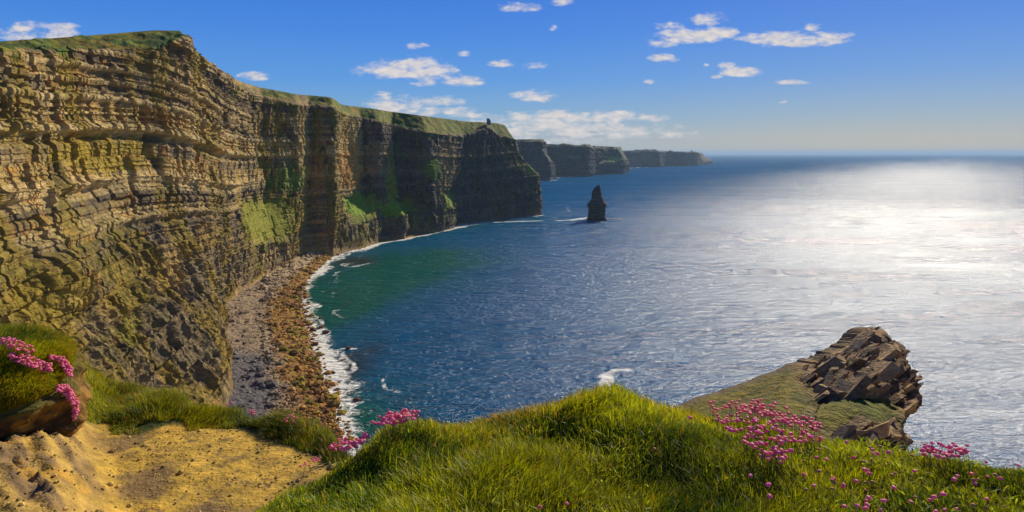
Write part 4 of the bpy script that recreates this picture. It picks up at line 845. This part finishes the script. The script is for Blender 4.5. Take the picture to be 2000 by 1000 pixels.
def head_mesh(seed, faded=False):
    import bmesh
    bm = bmesh.new(); bmesh.ops.create_icosphere(bm, subdivisions=3, radius=1.0)
    V = np.array([v.co[:] for v in bm.verts]); T = np.array([[v.index for v in f.verts] for f in bm.faces]); bm.free()
    r_ = np.random.default_rng(seed)
    pet = r_.normal(size=(34, 3)); pet[:, 2] = np.abs(pet[:, 2]) * .9 - .25; pet /= np.linalg.norm(pet, axis=1, keepdims=True)
    dd = (V @ pet.T).max(1); bump = np.clip((dd - .88) / .12, 0, 1)
    V = V * (.78 + .3 * bump)[:, None] * .0135; V[:, 2] *= .82; V[:, 2] = np.where(V[:, 2] < 0, V[:, 2] * .7, V[:, 2])
    zc = V[T].mean(1)[:, 2]; mi = (zc < -.0028).astype(int)
    me_o = mesh_obj('flower_head', V, None, [M_FADE if faded else M_PET, M_CAL], tri=T, smooth=True, mi=mi); return me_o
HEADS = [head_mesh(i) for i in range(3)] + [head_mesh(9, True)]
def stem_mesh():
    b = MB(); b.cyl(0, 0, -1, 0, .0011, .0009, 5); return b.build('stem', M_STEM)
STEM = stem_mesh()
proto_data = [h_.data for h_ in HEADS]; stem_data = STEM.data
for o in HEADS + [STEM]: bpy.data.objects.remove(o)
def on_ground(px, py, hgt, sod=False):
    """point on the pixel's ray that is hgt above the turf"""
    d = ray(px, py); best = None
    for D in (np.linspace(2.5, 8.8, 900)):
        p_ = d * D; 
        g = GH(p_[0], p_[1]) if not sod else SODZ(p_[0], p_[1])
        if p_[2] <= g + hgt: return p_, g
    return None, None
def make_grid():
    xs = np.arange(-8, 6, .03); ys = np.arange(2, 9.5, .03); x, y = np.meshgrid(xs, ys); z = fg_height(x, y)[0]
    return xs, ys, z
GX, GY, GZ = make_grid()
def GH(x, y):
    i = int(min(max((y - 2) / .03, 0), len(GY) - 1)); j = int(min(max((x + 8) / .03, 0), len(GX) - 1)); return GZ[i, j]
sv = SODV.reshape(-1, 3)
SZ = np.full((100, 130), -9.0); _i = ((sv[:, 1] - 5.0) / .03).astype(int).clip(0, 99); _j = ((sv[:, 0] + 7.0) / .03).astype(int).clip(0, 129); np.maximum.at(SZ, (_i, _j), sv[:, 2] - H)
def SODZ(x, y):
    i = int((y - 5.0) / .03); j = int((x + 7.0) / .03)
    if 0 <= i < 100 and 0 <= j < 130: return max(SZ[i, j], GH(x, y))
    return GH(x, y)
def put_flower(root, p_, hgt, scale=1.0, faded=False, tilt=.2):
    """flower head (> stem) placed at p_ (relative to the eye); root is an Empty or None"""
    h_ = bpy.data.objects.new('flower_head', proto_data[3 if faded else rng.integers(0, 3)]); COL.objects.link(h_)
    s_ = bpy.data.objects.new('stem', stem_data); COL.objects.link(s_); s_.parent = h_
    w = np.array([p_[0], p_[1], p_[2] + H]); rl = root.location if root is not None else (0, 0, 0)
    h_.parent = root; h_.location = (w[0] - rl[0], w[1] - rl[1], w[2] - rl[2]); sc = scale * rng.uniform(.8, 1.15)
    h_.scale = (sc, sc, sc); h_.rotation_euler = (rng.normal(0, tilt), rng.normal(0, tilt), rng.uniform(0, 6.28)); s_.scale = (1, 1, (hgt + .01) / sc)
    return h_
def patch_flowers(label, pts, hrange=(.07, .14), sod=False, scale=1.0, group=None):
    got = []
    for (px, py) in pts:
        hg = rng.uniform(*hrange); p_, g = on_ground(px, py, hg, sod)
        if p_ is not None: got.append((p_, hg))
    if not got: return
    c = np.mean([g[0] for g in got], 0); zc = min(g[0][2] - g[1] for g in got)
    root = empty('thrift_clump', (c[0], c[1], zc + H)); tag(root, label, 'flower clump', group or 'clumps of pink thrift on the clifftop')
    got.sort(key=lambda g: np.linalg.norm(g[0]))
    for p_, hg in got[:100]: put_flower(root, p_, hg, scale)
    rest = got[100:]
    if rest:
        Vs, Ts, Ms = [], [], []; off = 0
        me = proto_data[0]; V0 = np.array([v.co[:] for v in me.vertices]); T0 = np.array([p.vertices[:] for p in me.polygons]); m0 = np.array([p.material_index for p in me.polygons])
        st = np.array([[.001, 0, 0], [-.001, 0, 0], [0, .001, 0]])
        for p_, hg in rest:
            w = np.array([p_[0], p_[1], p_[2] + H]) - np.array(root.location); s_ = scale * rng.uniform(.8, 1.15); a = rng.uniform(0, 6.28); ca, sa = math.cos(a), math.sin(a)
            v = V0 * s_; v = np.stack([v[:, 0] * ca - v[:, 1] * sa, v[:, 0] * sa + v[:, 1] * ca, v[:, 2]], -1) + w
            sv_ = np.concatenate([st + w, st + w - np.array([0, 0, hg])]); Vs += [v, sv_]
            k = off + len(v); Ts += [T0 + off, np.array([[k, k + 1, k + 4], [k, k + 4, k + 3], [k + 1, k + 2, k + 5], [k + 1, k + 5, k + 4]])]; Ms += [m0, np.full(4, 2)]; off += len(v) + 6
        o = mesh_obj('flower_heads', np.concatenate(Vs), None, [M_PET, M_CAL, M_STEM], tri=np.concatenate(Ts), mi=np.concatenate(Ms), parent=root); o['kind'] = 'stuff'
def poly_pts(poly, n, bias=None):
    xs = [p_[0] for p_ in poly]; ys = [p_[1] for p_ in poly]; out = []
    for _ in range(n * 40):
        if len(out) >= n: break
        a, b = rng.uniform(min(xs), max(xs)), rng.uniform(min(ys), max(ys))
        if inpoly(np.array(a), np.array(b), poly) and (bias is None or rng.uniform() < bias(a, b)) and all((a - q[0]) ** 2 + ((b - q[1]) * 1.3) ** 2 > 13 for q in out): out.append((a, b))
    return out
big = poly_pts([(1385, 782), (1415, 774), (1470, 774), (1560, 795), (1600, 820), (1612, 845), (1600, 862), (1560, 866), (1530, 905), (1490, 895), (1445, 858), (1395, 822)], 300, lambda a, b: 1.0 if b < 790 + (a - 1385) * .22 else .38)
big += [(1387, 762), (1418, 768), (1374, 776), (1348, 816), (1400, 772)]
patch_flowers('big dense patch of bright pink thrift on the grass below the rocky outcrop', big, (.10, .17))
patch_flowers('spray of pink thrift standing against the glittering sea at the lower right', poly_pts([(1795, 872), (1830, 862), (1870, 868), (1905, 850), (1890, 885), (1850, 897), (1800, 888)], 55) + [(1898, 858), (1904, 853), (1880, 864), (1955, 862), (1985, 880)], (.06, .12), scale=.95)
patch_flowers('pink thrift clump on the rim between the surf and the grassy mound', poly_pts([(722, 826), (745, 808), (800, 799), (820, 806), (812, 818), (760, 832)], 60), (.11, .18), scale=.95)
patch_flowers('pink thrift clump where bare earth, surf and grass mound meet', poly_pts([(640, 872), (668, 853), (715, 846), (722, 856), (700, 872), (665, 884)], 55), (.11, .18), scale=.95)
patch_flowers('small reddish thrift clump on the grass edge beside the bare earth', poly_pts([(580, 915), (605, 895), (628, 890), (625, 902), (600, 914)], 14), (.08, .14), scale=.8)
patch_flowers('little pink thrift tuft on the short grass in front of the grey scree', poly_pts([(552, 822), (565, 810), (580, 816), (575, 826)], 9), (.10, .17), scale=1.0)
patch_flowers('little pink thrift tuft on the lip of the hollow, left of the grass tongue', poly_pts([(478, 800), (490, 795), (504, 802), (495, 810)], 8), (.10, .17), scale=1.0)
patch_flowers('few pink thrift heads in grass where scree meets the cliff foot', poly_pts([(412, 775), (425, 770), (460, 788), (445, 795)], 9), (.10, .17), scale=.9)
patch_flowers('thin row of pale pink thrift along the very top of the turf overhang', poly_pts([(0, 662), (20, 658), (68, 680), (62, 692), (30, 684), (0, 672)], 34), (.07, .12), True, 1.2)
patch_flowers('dense band of pink thrift across the upper face of the turf overhang', poly_pts([(18, 690), (60, 696), (100, 712), (100, 728), (85, 724), (40, 710), (18, 702)], 62), (.06, .11), True, 1.25)
patch_flowers('arched row of pink thrift at the upper right shoulder of the turf overhang', poly_pts([(98, 694), (125, 698), (141, 722), (138, 738), (128, 730), (118, 708), (100, 704)], 42), (.06, .11), True, 1.25)
patch_flowers('hanging ribbon of pink thrift down the right end of the turf overhang', poly_pts([(110, 752), (130, 752), (152, 782), (152, 808), (144, 822), (140, 790), (126, 770), (112, 762)], 62), (.04, .08), True, 1.25)
# lone flowers
lone = poly_pts([(1440, 905), (1620, 850), (1780, 885), (2000, 895), (2000, 1000), (1400, 1000)], 78, lambda a, b: .3 + .7 * (a > 1560))
lone = [q for q in lone] + [(1107, 984), (1348, 817), (1055, 990), (1278, 877), (1770, 832)]
for k, (px, py) in enumerate(lone):
    hg = rng.uniform(.09, .14); p_, g = on_ground(px, py, hg)
    if p_ is None: continue
    fd = rng.uniform() < .45; sc = rng.uniform(.6, .85) if fd else rng.uniform(.75, 1.0)
    root = empty('thrift_flower', (p_[0], p_[1], g + H))
    if px < 1400: tag(root, 'lone pink thrift head in the long grass of the middle mound', 'flower', 'lone thrift heads in the long grass')
    elif fd: tag(root, 'single faded orange thrift head scattered in the grass at lower right', 'flower', 'faded thrift heads scattered at lower right')
    else: tag(root, 'single pink thrift head scattered in the grass at lower right', 'flower', 'pink thrift heads scattered at lower right')
    put_flower(root, p_, hg, sc, fd)

def haze():
    b = MB(); b.box(-215000, 215000, -3000, 215000, -150, 330)
    m_ = bpy.data.materials.new('haze'); m_.use_nodes = True; nt = m_.node_tree; nt.nodes.clear(); o_ = nd(nt, 'ShaderNodeOutputMaterial'); v = nd(nt, 'ShaderNodeVolumePrincipled')
    v.inputs['Color'].default_value = (.50, .74, 1.0, 1); v.inputs['Density'].default_value = HAZE; v.inputs['Anisotropy'].default_value = .1
    nt.links.new(v.outputs[0], o_.inputs['Volume']); o = b.build('haze', m_); tag(o, 'thin blue sea air that fades the distant headlands', 'haze', kind='stuff')
HAZE = 3.0e-5
haze()
